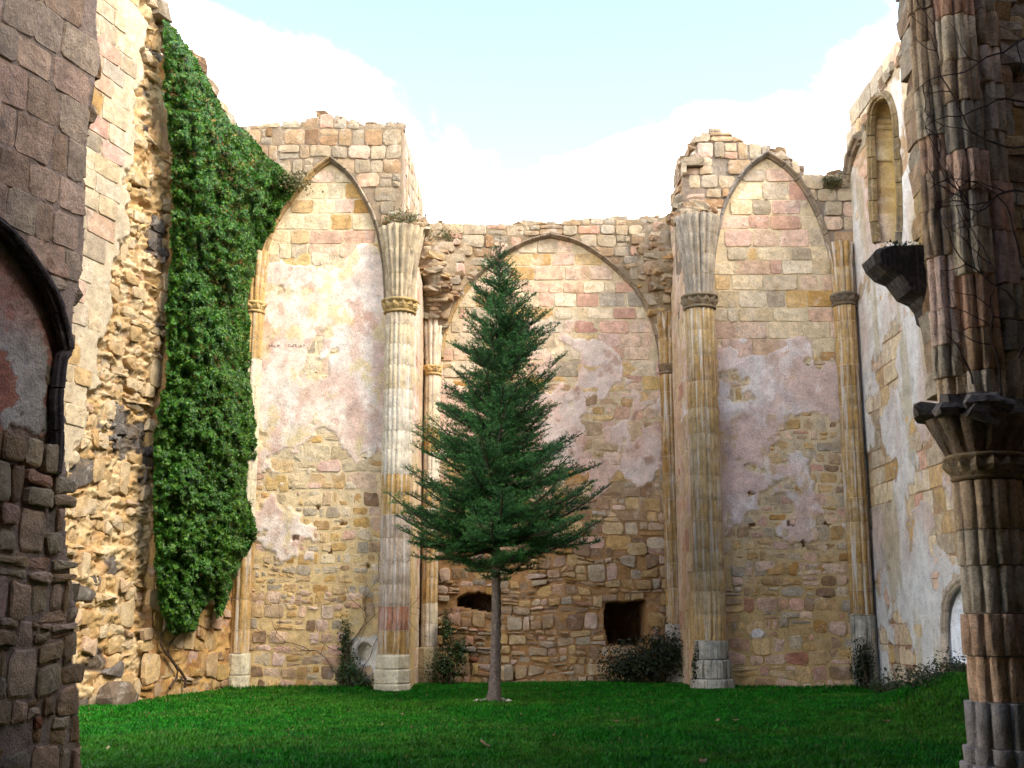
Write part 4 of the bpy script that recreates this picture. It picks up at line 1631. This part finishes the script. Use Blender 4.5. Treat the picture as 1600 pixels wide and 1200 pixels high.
def box(a, b):
    (x0, y0, z0), (x1, y1, z1) = a, b
    v = [(x0, y0, z0), (x1, y0, z0), (x1, y1, z0), (x0, y1, z0), (x0, y0, z1), (x1, y0, z1), (x1, y1, z1), (x0, y1, z1)]
    return v, [(0, 3, 2, 1), (4, 5, 6, 7), (0, 1, 5, 4), (1, 2, 6, 5), (2, 3, 7, 6), (3, 0, 4, 7)]


near_column()


# projecting corbel on the near right pier
def corbel():
    yk = 12.5
    prof = [(1358, 404), (1364, 396), (1378, 391), (1450, 389), (1500, 389), (1500, 500), (1452, 508), (1445, 500), (1440, 480), (1432, 470), (1412, 462), (1402, 448), (1396, 438), (1378, 430), (1362, 418)]
    P = [at_y(x, y, yk) for x, y in prof]
    o = P[3]
    pts = [np.array([p[0] - o[0], 0, p[2] - o[2]]) for p in P]
    n = len(pts)
    v = []
    for (yy, k) in ((0.0, .93), (.05, 1.0), (.45, 1.0), (.5, .93)):
        for p in pts:
            cx, cz = .15, -.25
            v.append((cx + (p[0] - cx) * k + random.uniform(-.012, .012), yy - .2, cz + (p[2] - cz) * k + random.uniform(-.01, .01)))
    f = [tuple(range(n))[::-1], tuple(range(3 * n, 4 * n))]
    for r in range(3):
        for q in range(n):
            q2 = (q + 1) % n
            f.append((r * n + q, r * n + q2, (r + 1) * n + q2, (r + 1) * n + q))
    root = thing('stone_corbel', 'dark mossy stone corbel jutting left from the clustered column', 'corbel', tuple(o))
    obj('bracket', new_mesh('bracket', v, f, lin((70, 62, 56))), M_DARK, root)
    # moss along its top
    s = Soup()
    for k in range(700):
        x = random.uniform(-.58, .25); y = random.uniform(-.2, .28); z = .0 + random.uniform(-.02, .02) - (.05 if x < -.5 else 0)
        a = random.uniform(0, 6.28); L = random.uniform(.015, .04)
        s.add([(x, y, z), (x + L * math.cos(a), y + L * math.sin(a), z + .01), (x + L * .5 * math.cos(a + 1), y + L * .5 * math.sin(a + 1), z + L)], [(0, 1, 2)], lin((46, 56, 30)) * random.uniform(.6, 1.2))
    m = obj('moss', s.mesh('moss'), M_LEAF, root); m['kind'] = 'stuff'


corbel()


# ------------------------------------------------------------------ unseen nave shell, added to keep the near piers in shade
def nave():
    def shell(name, label, a, b, col, cat='wall'):
        v, f = box(a, b)
        o = obj(name, new_mesh(name, v, f, lin(col)), M_DARK)
        tag(o, label, cat)
        return o
    shell('shade_wall', 'plain left wall added unseen behind the camera for shade', (-6.6, -14, -.2), (-5.75, 9.3, 13.6), (120, 104, 90))
    shell('shade_wall', 'plain right wall added unseen behind the camera to block the sun', (7.65, -14, -.2), (8.5, 12.6, 13.6), (120, 104, 90))
    shell('shade_wall', 'rear wall added unseen behind the camera for shade', (-5.74, -14, -.2), (7.64, -13.2, 13.6), (120, 104, 90))
    shell('shade_roof', 'unseen slab added over the nave to darken the near piers', (-6.7, -14, 13.62), (8.6, 7.4, 14.4), (110, 98, 88), 'roof')


nave()


# ------------------------------------------------------------------ foliage helpers
def leaf_cloud(name, P, Nrm, size, cols, mat, parent=None, kind='stuff', fold=0.25, aspect=0.8):
    """P (n,3) points, Nrm (n,3) facing directions; pointed folded leaves, one mesh"""
    n = len(P)
    P = np.asarray(P, float); Nrm = np.asarray(Nrm, float)
    Nrm /= np.linalg.norm(Nrm, axis=1, keepdims=True) + 1e-9
    r = np.random.normal(size=(n, 3))
    r[:, 2] -= 1.2                                     # tips hang
    T = r - (r * Nrm).sum(1, keepdims=True) * Nrm
    T /= np.linalg.norm(T, axis=1, keepdims=True) + 1e-9
    B = np.cross(Nrm, T)
    s = (size * np.random.uniform(.65, 1.3, n))[:, None]
    base = P - T * s * .5
    v = np.stack([base,
                  P - T * s * .12 + B * s * aspect * .5 + Nrm * s * fold * .5,
                  P + T * s * .55,
                  P - T * s * .12 - B * s * aspect * .5 + Nrm * s * fold * .5], 1).reshape(-1, 3)
    i = np.arange(n)[:, None] * 4
    F = np.concatenate([i + np.array([[0, 1, 2]]), i + np.array([[0, 2, 3]])], 0)
    C = np.repeat(cols, 4, axis=0)
    me = new_mesh(name, v, F, C, False)
    o = obj(name, me, mat, parent)
    if kind: o['kind'] = kind
    return o


def colmix(n, palette, lo=.7, hi=1.3):
    pal = np.array([lin(c) for c in palette])
    return pal[np.random.randint(0, len(pal), n)] * np.random.uniform(lo, hi, (n, 1))


# ------------------------------------------------------------------ ivy
def ivy():
    np.random.seed(5)
    outline = [(258, 30), (280, 52), (300, 84), (325, 128), (345, 168), (362, 192), (388, 206), (412, 240), (440, 262), (466, 284), (446, 320), (424, 352), (412, 380), (402, 420), (394, 445), (386, 480), (392, 520), (390, 560), (392, 590), (398, 640), (404, 690), (394, 720), (386, 752), (396, 790), (400, 832), (386, 862), (376, 890), (358, 918), (349, 962), (338, 966), (333, 930), (318, 945), (304, 985), (272, 992), (262, 985), (246, 940), (240, 850), (237, 780), (240, 690), (252, 620), (265, 560), (260, 470), (268, 400), (270, 330), (270, 260), (262, 200), (255, 120)]
    root = thing('ivy', 'dense green ivy hanging down the left side wall', 'ivy', tuple(wE.world(1.8, 0)))
    # sample the outline on the wall plane, bulging away from its rim
    n = 150000
    x = np.random.uniform(240, 470, n); y = np.random.uniform(25, 1000, n)
    wig = (fbm(x * .05, y * .05, 8) - .5) * 16
    k = poly_in(x + wig, y + wig * .6, outline)
    x = x[k]; y = y[k]
    arr = np.array(outline, float)
    a = arr; b = np.roll(arr, -1, 0)
    d = np.full(len(x), 1e9)
    for p, q in zip(a, b):
        e = q - p; L = e @ e
        t = np.clip(((x - p[0]) * e[0] + (y - p[1]) * e[1]) / L, 0, 1)
        d = np.minimum(d, np.hypot(x - p[0] - t * e[0], y - p[1] - t * e[1]))
    bul = np.sqrt(np.clip(d / 45, 0, 1))
    lump = fbm(x * .035, y * .03, 31, 3)
    lump2 = fbm(x * .10, y * .09, 32, 2)
    w = .16 + .50 * bul + .6 * (lump - .5) * bul + .34 * (lump2 - .5)
    w = np.maximum(w, .05) - np.random.exponential(.05, len(x))
    rx, dy, dz = ray(x, y)
    # plane E, pushed out by w; to the right of the corner the leaves spread over the end wall
    P = np.zeros((len(x), 3))
    o = wE.O[None, :] + wE.n[None, :] * w[:, None]
    t = (o @ wE.n) / (rx * wE.n[0] + dy * wE.n[1])
    tA = (YE - .16 - w * .5) / dy
    t = np.minimum(t, tA)
    P[:, 0] = rx * t; P[:, 1] = dy * t; P[:, 2] = 1.6 + dz * t
    Nn = np.zeros_like(P)
    gx = (fbm(x * .06 + .3, y * .06, 32, 2) - fbm(x * .06 - .3, y * .06, 32, 2)) * 3
    gy = (fbm(x * .06, y * .06 + .3, 32, 2) - fbm(x * .06, y * .06 - .3, 32, 2)) * 3
    Nn[:, 0] = wE.n[0] * .8 - gx; Nn[:, 1] = -.55; Nn[:, 2] = .45 + gy
    Nn += np.random.normal(0, .42, P.shape)
    n = len(P)
    cols = colmix(n, ((52, 100, 24), (42, 86, 20), (66, 112, 28), (36, 74, 20), (92, 126, 36), (74, 106, 30)), .62, 1.3)
    leaf_cloud('foliage', P, Nn, .068, cols, M_LEAF, root)
    for q in root.children: q.location = (-root.location[0], -root.location[1], -root.location[2])
    # woody stems at the foot and inside
    for s in range(2):
        pts = []
        x0 = 258 + s * 12
        for j in range(16):
            y_ = 1075 - j * 14
            u, v = wE.px(x0 + 14 * math.sin(j * .9 + s) - j * .2, y_)
            wv = wE.world(u, max(v, -.05), .1)
            pts.append(tuple(wv - np.array(root.location)))
        v, f = tube(pts, [.03 * (1 - .035 * j) for j in range(16)], 5)
        obj('stem', new_mesh('stem', v, f, lin((82, 62, 46))), M_BARK, root)


ivy()


# ------------------------------------------------------------------ conifer
def conifer():
    np.random.seed(7); random.seed(7)
    g = ground_pt(772, 1098)
    x0, y0 = float(g[0]), float(g[1])
    H = zat(783, 378, y0)
    root = thing('conifer_tree', 'tall dark green conifer standing on the lawn in the centre', 'tree', (x0, y0, 0))
    xt = float(at_y(783, 378, y0)[0]) - x0

    def axis(z):
        t = z / H
        return np.array([xt * t + .02 * math.sin(z * 1.3), .02 * math.cos(z), z])
    zs = np.linspace(-.1, H, 90)
    v, f = tube([axis(z) for z in zs], [.10 * (1 - .97 * max(0, z) / H) ** .85 + (.05 * math.exp(-max(z, 0) * 4)) + .004 for z in zs], 14)
    v = [(x * (1 + .09 * math.sin(z * 31 + x * 60) + random.uniform(-.05, .05)), y * (1 + random.uniform(-.05, .05)), z) for x, y, z in v]
    me = new_mesh('trunk', v, f, lin((112, 98, 88)), True)
    obj('trunk', me, M_BARK, root)
    prof_y = [375, 400, 430, 470, 500, 560, 620, 660, 700, 740, 770, 800, 830, 850, 870, 885, 905]
    prof_l = [3, 14, 30, 54, 74, 86, 96, 106, 122, 138, 148, 154, 158, 150, 126, 64, 36]
    prof_z = [zat(780, p, y0) for p in prof_y]
    tmp = sorted(zip(prof_z, prof_l))
    pz = [a for a, b in tmp]; pl = [b * (y0 / 1800) * 1.03 for a, b in tmp]
    zlo = zat(780, 905, y0)
    segs = []          # twigs: start, end, weight
    br = Soup()
    z = zlo
    nb = 0
    while z < H - .08:
        nwh = 3 if z > zlo + .3 else 2
        a0 = random.uniform(0, 6.28)
        for b in range(nwh):
            az = a0 + 2 * math.pi * b / nwh + random.uniform(-.5, .5)
            zz_ = z + random.uniform(-.09, .09)
            t = (zz_ - zlo) / (H - zlo)
            L = float(np.interp(zz_, pz, pl)) * random.uniform(.72, 1.2)
            nz = float(fbm(np.array(az * 1.2 + 3), np.array(zz_ * 1.7), 97, 3))
            if nz < .36 and zz_ < H - 1.2: continue
            L *= .66 + .66 * nz
            if random.random() < .10: L *= .65
            L = min(L, 1.13 * float(np.interp(zz_, pz, pl)))
            if L < .05: continue
            el = R(-6 + 15 * min(1, max(0, t) / .2) + 36 * max(0, t) ** 1.3 + random.uniform(-11, 11))
            # tip of the branch sits at that height, so start lower on the trunk
            L3 = L / max(.5, math.cos(el))
            st = axis(max(zlo - .1, zz_ - L3 * math.sin(el) * .75))
            hd = np.array([math.cos(az), math.sin(az), 0])
            side = np.array([-math.sin(az), math.cos(az), 0])
            pts = []
            m = max(4, int(L3 / .12))
            bend = random.uniform(-.25, .25)
            for k in range(m + 1):
                s = k / m
                up = math.sin(el) * s * L3 + (-.05 * math.sin(s * math.pi) + .08 * s ** 3) * L3 * (1 - t)
                pts.append(st + hd * (math.cos(el) * s * L3) + side * bend * L3 * s * s * .4 + np.array([0, 0, up]))
            bv, bf = tube(pts, [.016 * (1 - .85 * k / m) * (.4 + L) + .002 for k in range(m + 1)], 4, False)
            br.add(bv, bf, lin((84, 72, 58)))
            nb += 1
            # side twigs, a flat slightly drooping spray
            s = .10 if L > .4 else 0.0
            while s < 1.0:
                p = np.array([np.interp(s * m, range(m + 1), [q[j] for q in pts]) for j in range(3)])
                k = min(m - 1, int(s * m))
                fw = pts[k + 1] - pts[k]; fw /= np.linalg.norm(fw)
                for sg in (-1, 1):
                    ln = (L3 * .40 * (1 - s) ** .75 * min(1, .35 + s * 2.4) + .09) * random.uniform(.6, 1.15)
                    an = R(random.uniform(38, 62))
                    dirv = fw * math.cos(an) + side * sg * math.sin(an) + np.array([0, 0, random.uniform(-.25, .6)])
                    dirv /= np.linalg.norm(dirv)
                    e = p + dirv * ln
                    segs.append((p, e))
                    # tertiary
                    q = .25
                    while q < .95 and ln > .16:
                        pp = p + (e - p) * q
                        for s2 in (-1, 1):
                            ll = ln * .42 * (1 - q) + .05
                            d2 = dirv * .75 + np.cross(dirv, np.array([0, 0, 1.])) * s2 * .65 + np.array([0, 0, random.uniform(0, .4)])
                            d2 /= np.linalg.norm(d2)
                            segs.append((pp, pp + d2 * ll * random.uniform(.6, 1.2)))
                        q += .085 / ln + .04
                s += .075 / L3 + .012
            segs.append((pts[-2], pts[-1] + (pts[-1] - pts[-2]) * .6))
        z += .066
    # leader
    segs.append((axis(H - .3), axis(H) + np.array([0, 0, .12])))
    bo = obj('branches', br.mesh('branches'), M_BARK, root); bo['kind'] = 'stuff'
    A = np.array([s[0] for s in segs]); B = np.array([s[1] for s in segs])
    Ln = np.linalg.norm(B - A, axis=1)
    cnt = np.maximum(3, (Ln * 75).astype(int))
    tot = cnt.sum()
    if tot > 760000:
        cnt = np.maximum(2, (cnt * 760000 / tot).astype(int))
    idx = np.repeat(np.arange(len(A)), cnt)
    n = len(idx)
    tt = np.random.uniform(.0, 1.06, n)[:, None]
    D = (B - A)[idx] / Ln[idx][:, None]
    P = A[idx] + (B - A)[idx] * tt
    rnd = np.random.normal(size=(n, 3))
    rnd -= (rnd * D).sum(1, keepdims=True) * D
    rnd /= np.linalg.norm(rnd, axis=1, keepdims=True)
    rnd[:, 2] += .25
    nd_ = D * .65 + rnd * .8
    nd_ /= np.linalg.norm(nd_, axis=1, keepdims=True)
    L = np.random.uniform(.03, .062, n)[:, None]
    wv = np.cross(nd_, np.random.normal(size=(n, 3)))
    wv /= np.linalg.norm(wv, axis=1, keepdims=True)
    Wd = .0066
    V = np.stack([P + wv * Wd, P - wv * Wd, P + nd_ * L], 1).reshape(-1, 3)
    F = np.arange(n * 3).reshape(-1, 3)
    # young tips are a little lighter
    tip = np.repeat((tt.ravel() > .8), 3)
    C = np.repeat(colmix(n, ((50, 92, 44), (42, 80, 38), (60, 104, 50), (38, 72, 36)), .75, 1.25), 3, axis=0)
    C[tip] *= np.array([1.7, 1.6, 1.15])
    bz = np.repeat(.45 + 1.1 * fbm(P[:, 0] * 1.6 + P[:, 1], P[:, 2] * 1.8, 71), 3)[:, None]
    C = C * bz
    inner = np.repeat((np.hypot(P[:, 0], P[:, 1]) < .3 * np.random.rand(n)) & (P[:, 2] < H - 2.2), 3)
    C[inner] = lin((96, 78, 52)) * .8
    o = obj('crown', new_mesh('crown', V, F, C), M_NEEDLE, root)
    o['kind'] = 'stuff'
    # pale ring of gravel at the foot
    for k in range(16):
        a = random.uniform(0, 6.28); r_ = random.uniform(.17, .4)
        s = random.uniform(.03, .07)
        add_block(root, 'pebble', (r_ * math.cos(a), r_ * math.sin(a) * .8, .03), (s * 1.5, s, s), lin((190, 182, 160)) * random.uniform(.7, 1), tilt=.5)
    print('conifer', nb, 'branches', len(segs), 'twigs', n, 'needles')


conifer()


# ------------------------------------------------------------------ shrubs and weeds
def shrub(name, label, px_, py_, Y, blobs, n, size, palette, stems=6, cat='shrub', lo=.6, hi=1.25):
    p = at_y(px_, py_, Y)
    root = thing(name, label, cat, (float(p[0]), Y, 0))
    pts = []; nn = []
    for (cx, cy, cz, rx, ry, rz, k) in blobs:
        m = int(n * k)
        q = np.random.normal(size=(m, 3)); q /= np.linalg.norm(q, axis=1, keepdims=True)
        rad = np.random.uniform(.05, 1.25, (m, 1)) ** .7
        lump = .75 + .5 * vnoise(q[:, 0] * 3 + cx * 7, q[:, 2] * 3 + q[:, 1] * 2, 12)[:, None]
        pts.append(np.array([cx, cy, cz]) + q * rad * lump * np.array([rx, ry, rz]))
        nn.append(q + np.random.normal(0, .5, q.shape) + np.array([0, -.2, .4]))
    P = np.concatenate(pts); Nn = np.concatenate(nn)
    k = P[:, 2] > .0
    P = P[k]; Nn = Nn[k]
    leaf_cloud('foliage', P, Nn, size, colmix(len(P), palette, lo, hi), M_LEAF, root)
    for s in range(stems):
        b = random.choice(blobs)
        e = Vector((b[0] + random.uniform(-.5, .5) * b[3], b[1] + random.uniform(-.4, .2) * b[4], b[2] + b[5] * random.uniform(.2, .9)))
        st = Vector((random.uniform(-.15, .15), random.uniform(-.1, .1), -.05))
        mid = (st + e) / 2 + Vector((random.uniform(-.1, .1), random.uniform(-.1, .1), .05))
        v, f = tube([st, mid, e], [.014, .01, .004], 5)
        obj('stem', new_mesh('stem', v, f, lin((74, 60, 46))), M_BARK, root)
    return root


np.random.seed(21); random.seed(21)
DG = ((32, 48, 16), (42, 54, 20), (26, 40, 14), (56, 58, 28))
MG = ((52, 76, 30), (44, 66, 28), (66, 86, 40))
shrub('shrub', 'dark rounded bush under the square hole at the foot of the central wall', 1012, 1050, 27.9,
      [(-.1, 0, .5, .95, .5, .55, .5), (.45, .1, .8, .6, .45, .5, .3), (-.6, -.1, .35, .6, .4, .4, .2)], 5200, .06, DG, 26)
shrub('shrub', 'green leafy shrub at the left foot of the central wall', 700, 1050, 28.0,
      [(-.1, 0, .4, .5, .35, .42, .5), (.25, 0, .75, .25, .25, .4, .25), (-.05, .1, 1.25, .16, .16, .5, .25)], 2600, .05, MG, 14)
shrub('weed', 'ivy tuft and weeds at the foot of the left blind arch', 543, 1065, YE - .28,
      [(0, .1, .35, .3, .2, .38, .5), (-.1, .15, 1.0, .16, .12, .6, .3), (.3, .05, .15, .3, .2, .18, .2)], 1700, .055, MG, 8, cat='weed')
shrub('weed', 'ivy clinging to the base of the right fluted column', 1128, 1060, YE - .45,
      [(.0, .1, .45, .12, .12, .55, .6), (-.55, .0, .4, .1, .1, .5, .4)], 1100, .05, DG, 3, cat='weed')
shrub('weed', 'dark ivy streaks at the foot of the right corner shaft', 1352, 1065, YE - .5,
      [(.0, .12, .5, .26, .1, .6, 1)], 1200, .05, DG, 3, cat='weed')
shrub('weed', 'scrubby plants on the earth mound below the recess painted as a bright opening', 1450, 1080, 20.0,
      [(0, .0, .55, .8, .8, .22, .6), (.6, .3, .7, .5, .6, .25, .4)], 1800, .05, ((56, 66, 34), (70, 74, 40), (44, 54, 28)), 6, cat='weed')
shrub('weed', 'low weeds at the foot of the right side wall beside the corner shaft', 1388, 1072, 24.2,
      [(0, 0, .14, .4, .5, .16, .6), (.15, -.6, .12, .35, .5, .16, .4)], 1500, .05, ((56, 66, 34), (70, 74, 40), (44, 54, 28)), 5, cat='weed')
# tufts on the wall heads
for (px_, py_, Y, s, lab) in ((630, 345, YE - .35, .4, 'grey green tuft growing above the left column springer'),
                              (455, 285, YE - .3, .42, 'trailing weeds on the wall head next to the ivy'),
                              (690, 372, YC - .35, .36, 'dry tuft on the left end of the central wall head'),
                              (1300, 285, YE - .2, .22, 'small tuft on the low saddle of the right end wall')):
    p = at_y(px_, py_, Y)
    r_ = thing('wall_tuft', lab, 'weed', tuple(float(q) for q in p))
    q = np.random.normal(0, 1, (700, 3)) * np.array([s * .5, .1, s * .3])
    leaf_cloud('foliage', q, np.random.normal(0, 1, (700, 3)) + np.array([0, -.5, .5]), .06, colmix(700, ((112, 108, 66), (84, 92, 50), (140, 122, 84)), .7, 1.1), M_LEAF, r_)
# rubble knuckle on the broken springer tops
for (xc, zc) in ((xA, zat(625, 357, yc)), (xB, zat(1090, 339, yc))):
    r_ = thing('rubble_heap', 'loose rubble crowning the broken springer of the ' + ('left' if xc < 0 else 'right') + ' fluted column', 'rubble', (xc, yc + .1, zc))
    for k in range(70):
        s = random.choice((.1, .14, .2, .28)) * random.uniform(.8, 1.2)
        a = random.uniform(0, 6.28); q = random.random() ** .5
        add_block(r_, 'stone', (.46 * q * math.cos(a), .4 * q * math.sin(a) + .1, .02 + (1 - q) * .4 + random.uniform(-.1, .06)), (s * 1.4, s, s * .65), pick((GREYS, 3), (BROWN, 2)) * random.uniform(.6, .85), tilt=.4)


# ------------------------------------------------------------------ bare climbers
def creeper(label, wall, starts, steps, w=.05, rad=.012, seed=1, updrift=1.0, step=.14, spread=.5, col=(58, 46, 42), vmax=99, loc=None, twigs=2, umin=-99):
    rnd = random.Random(seed)
    u0, v0 = starts[0][:2]
    base = wall.world(u0, max(0, 0), w)
    root = thing('creeper', label, 'creeper', (float(base[0]), float(base[1]), 0), wall.ang)

    def run(u, v, a, n, r0, lvl):
        pts = []
        for i in range(n):
            pts.append((u - u0, -rnd.uniform(0, .02) , v))
            a += rnd.gauss(0, .28)
            a += (math.pi / 2 * updrift - a) * .04
            u += math.cos(a) * step; v += math.sin(a) * step
            if v > vmax or u < umin - .045 * (v - 3): break
            if lvl < twigs and rnd.random() < .22:
                run(u, v, a + rnd.choice((-1, 1)) * rnd.uniform(.5, 1.2), int(n * rnd.uniform(.25, .5)), r0 * .6, lvl + 1)
        if len(pts) > 2:
            m = len(pts)
            vv, ff = tube(pts, [r0 * (1 - .75 * i / m) for i in range(m)], 5)
            obj('stem', new_mesh('stem', vv, ff, lin(col) * rnd.uniform(.8, 1.2)), M_BARK, root)
    for (u, v, a) in starts:
        run(u, v, a, steps, rad, 0)
    return root


u1 = wA.px(545, 1060)[0]
creeper('bare brown climber stems on the rubble below the left blind arch', wA, [(u1, 0, 1.6), (u1 + .05, 0, 1.9), (u1 - .1, .1, 2.0), (u1 + .15, 0, 1.3)], 22, w=.07, rad=.011, seed=4, col=(98, 72, 58))
wN = Wall((0, 11.62), 0.0)
random.seed(31)
st = []
for (px_, py_, a) in ((1590, 480, 2.2), (1600, 300, 2.6), (1600, 160, 3.0), (1560, 640, 1.8), (1600, 60, 3.2), (1600, 420, 1.9), (1520, 600, 1.7), (1600, 230, 2.9), (1590, 560, 1.5)):
    u, v = wN.px(px_, py_); st.append((u, v, a))
creeper('dark bare creeper spread over the upper clustered column at the right edge', wN, st, 26, w=.0, rad=.012, seed=9, updrift=1.45, step=.10, col=(78, 62, 54), twigs=2, umin=wN.px(1492, 600)[0])
st = []
for (px_, py_, a) in ((1595, 1000, 1.7), (1600, 860, 1.9), (1590, 700, 1.2), (1580, 560, 1.3), (1598, 640, 2.0)):
    u, v = wH.px(px_, py_, .12); st.append((u, v, a))
creeper('dark bare creeper on the rubble wall behind the clustered column', wH, st, 30, w=.10, rad=.011, seed=12, step=.10, col=(66, 54, 46), twigs=2, umin=wH.px(1568, 700)[0])


# ------------------------------------------------------------------ grass
def grass():
    np.random.seed(3)
    bl = []
    # (near density falls with distance)
    N = 620000
    Yg = 9.5 + (29.0 - 9.5) * np.random.uniform(0, 1, N) ** 1.25
    Xg = np.random.uniform(-8.0, 8.2, N)
    # keep what the frame can nearly see and inside the walls
    px_, py_ = project(np.stack([Xg, Yg, np.zeros(N)], -1))
    k = (px_ > -60) & (px_ < 1660) & (py_ < 1330)
    k &= ~((Yg > YE - .05) & ((Xg < -2.3) | (Xg > 4.0)))
    k &= Yg < YC - .05
    sl = (Xg - pE[0]) * wE.n[0] + (Yg - pE[1]) * wE.n[1]
    k &= sl > .02
    Xg = Xg[k]; Yg = Yg[k]
    n = len(Xg)
    Zg = ground_z(Xg, Yg) - .01
    hgt = np.random.uniform(.04, .10, n) * (.6 + .8 * fbm(Xg * 1.1, Yg * 1.1, 41)) * (1 + .7 * sst(Yg, 25.2, 25.9) * (np.abs(Xg - .8) > 3.2))
    az = np.random.uniform(0, 2 * np.pi, n)
    lean = np.random.uniform(.15, .8, n)
    wv = np.random.uniform(.004, .008, n) * (1 + (Yg - 10) * .06)
    dx = np.cos(az); dy_ = np.sin(az)
    P = np.stack([Xg, Yg, Zg], -1)
    S = np.stack([-dy_, dx, 0 * dx], -1) * wv[:, None]
    mid = P + np.stack([dx * lean * hgt * .35, dy_ * lean * hgt * .35, hgt * .6], -1)
    tip = P + np.stack([dx * lean * hgt, dy_ * lean * hgt, hgt * (1 - .3 * lean)], -1)
    V = np.stack([P - S, P + S, mid + S * .8, mid - S * .8, tip], 1).reshape(-1, 3)
    i = np.arange(n)[:, None] * 5
    F = np.concatenate([i + np.array([[0, 1, 2]]), i + np.array([[0, 2, 3]]), i + np.array([[3, 2, 4]])])
    patch = sst(fbm(Xg * .6, Yg * .6, 43), .4, .65)[:, None]
    C = colmix(n, ((28, 108, 12), (22, 96, 10), (40, 120, 16), (20, 84, 10)), .75, 1.3)
    C2 = colmix(n, ((56, 112, 20), (74, 112, 30)), .8, 1.2)
    C = C * (1 - patch * .6) + C2 * patch * .6
    worn = sst(fbm(Xg * 1.3, Yg * 1.3, 48, 4, .6), .56, .68)
    dry = np.random.rand(n) < .012 + .07 * worn
    C[dry] = colmix(int(dry.sum()), ((128, 116, 70), (110, 98, 56)))
    me = new_mesh('grass', V, F, np.repeat(C, 5, axis=0))
    o = obj('grass', me, M_GRASS)
    tag(o, 'short dark green lawn inside the ruin', 'grass', kind='stuff')
    print('grass', n)


grass()


# ------------------------------------------------------------------ fallen leaves and pale stones on the lawn
def litter():
    random.seed(77)
    big = [(758, 1167), (1150, 1132), (1122, 1133), (962, 1132), (865, 1155), (628, 1121), (168, 1175), (1385, 1133), (1098, 1196)]
    for (x, y) in big:
        g = ground_pt(x, y)
        z = float(ground_z(np.array(g[0]), np.array(g[1])))
        s = random.uniform(.04, .08) * (1.7 if (x, y) == (758, 1167) else 1)
        v = [(-s, 0, .01), (-s * .3, s * .45, .03), (s * .5, s * .4, .02), (s * 1.1, 0, .035), (s * .5, -s * .4, .0), (-s * .3, -s * .42, .012), (0, 0, -.006)]
        f = [(6, i, (i + 1) % 6) for i in range(6)]
        f = [t[::-1] for t in f]
        a = random.uniform(0, 6.28)
        o = obj('fallen_leaf', new_mesh('fallen_leaf', v, f, lin((176, 142, 104)) * random.uniform(.6, 1.1)), M_LEAF, None, (float(g[0]), float(g[1]), z + .07), (random.uniform(-.25, .25), random.uniform(-.25, .25), a))
        if (x, y) == (758, 1167):
            tag(o, 'largest pale fallen leaf, on the lawn in front of the conifer', 'leaf')
        else:
            tag(o, 'small dry brown fallen leaf lying on the lawn', 'leaf', 'dry leaves scattered on the lawn')


litter()
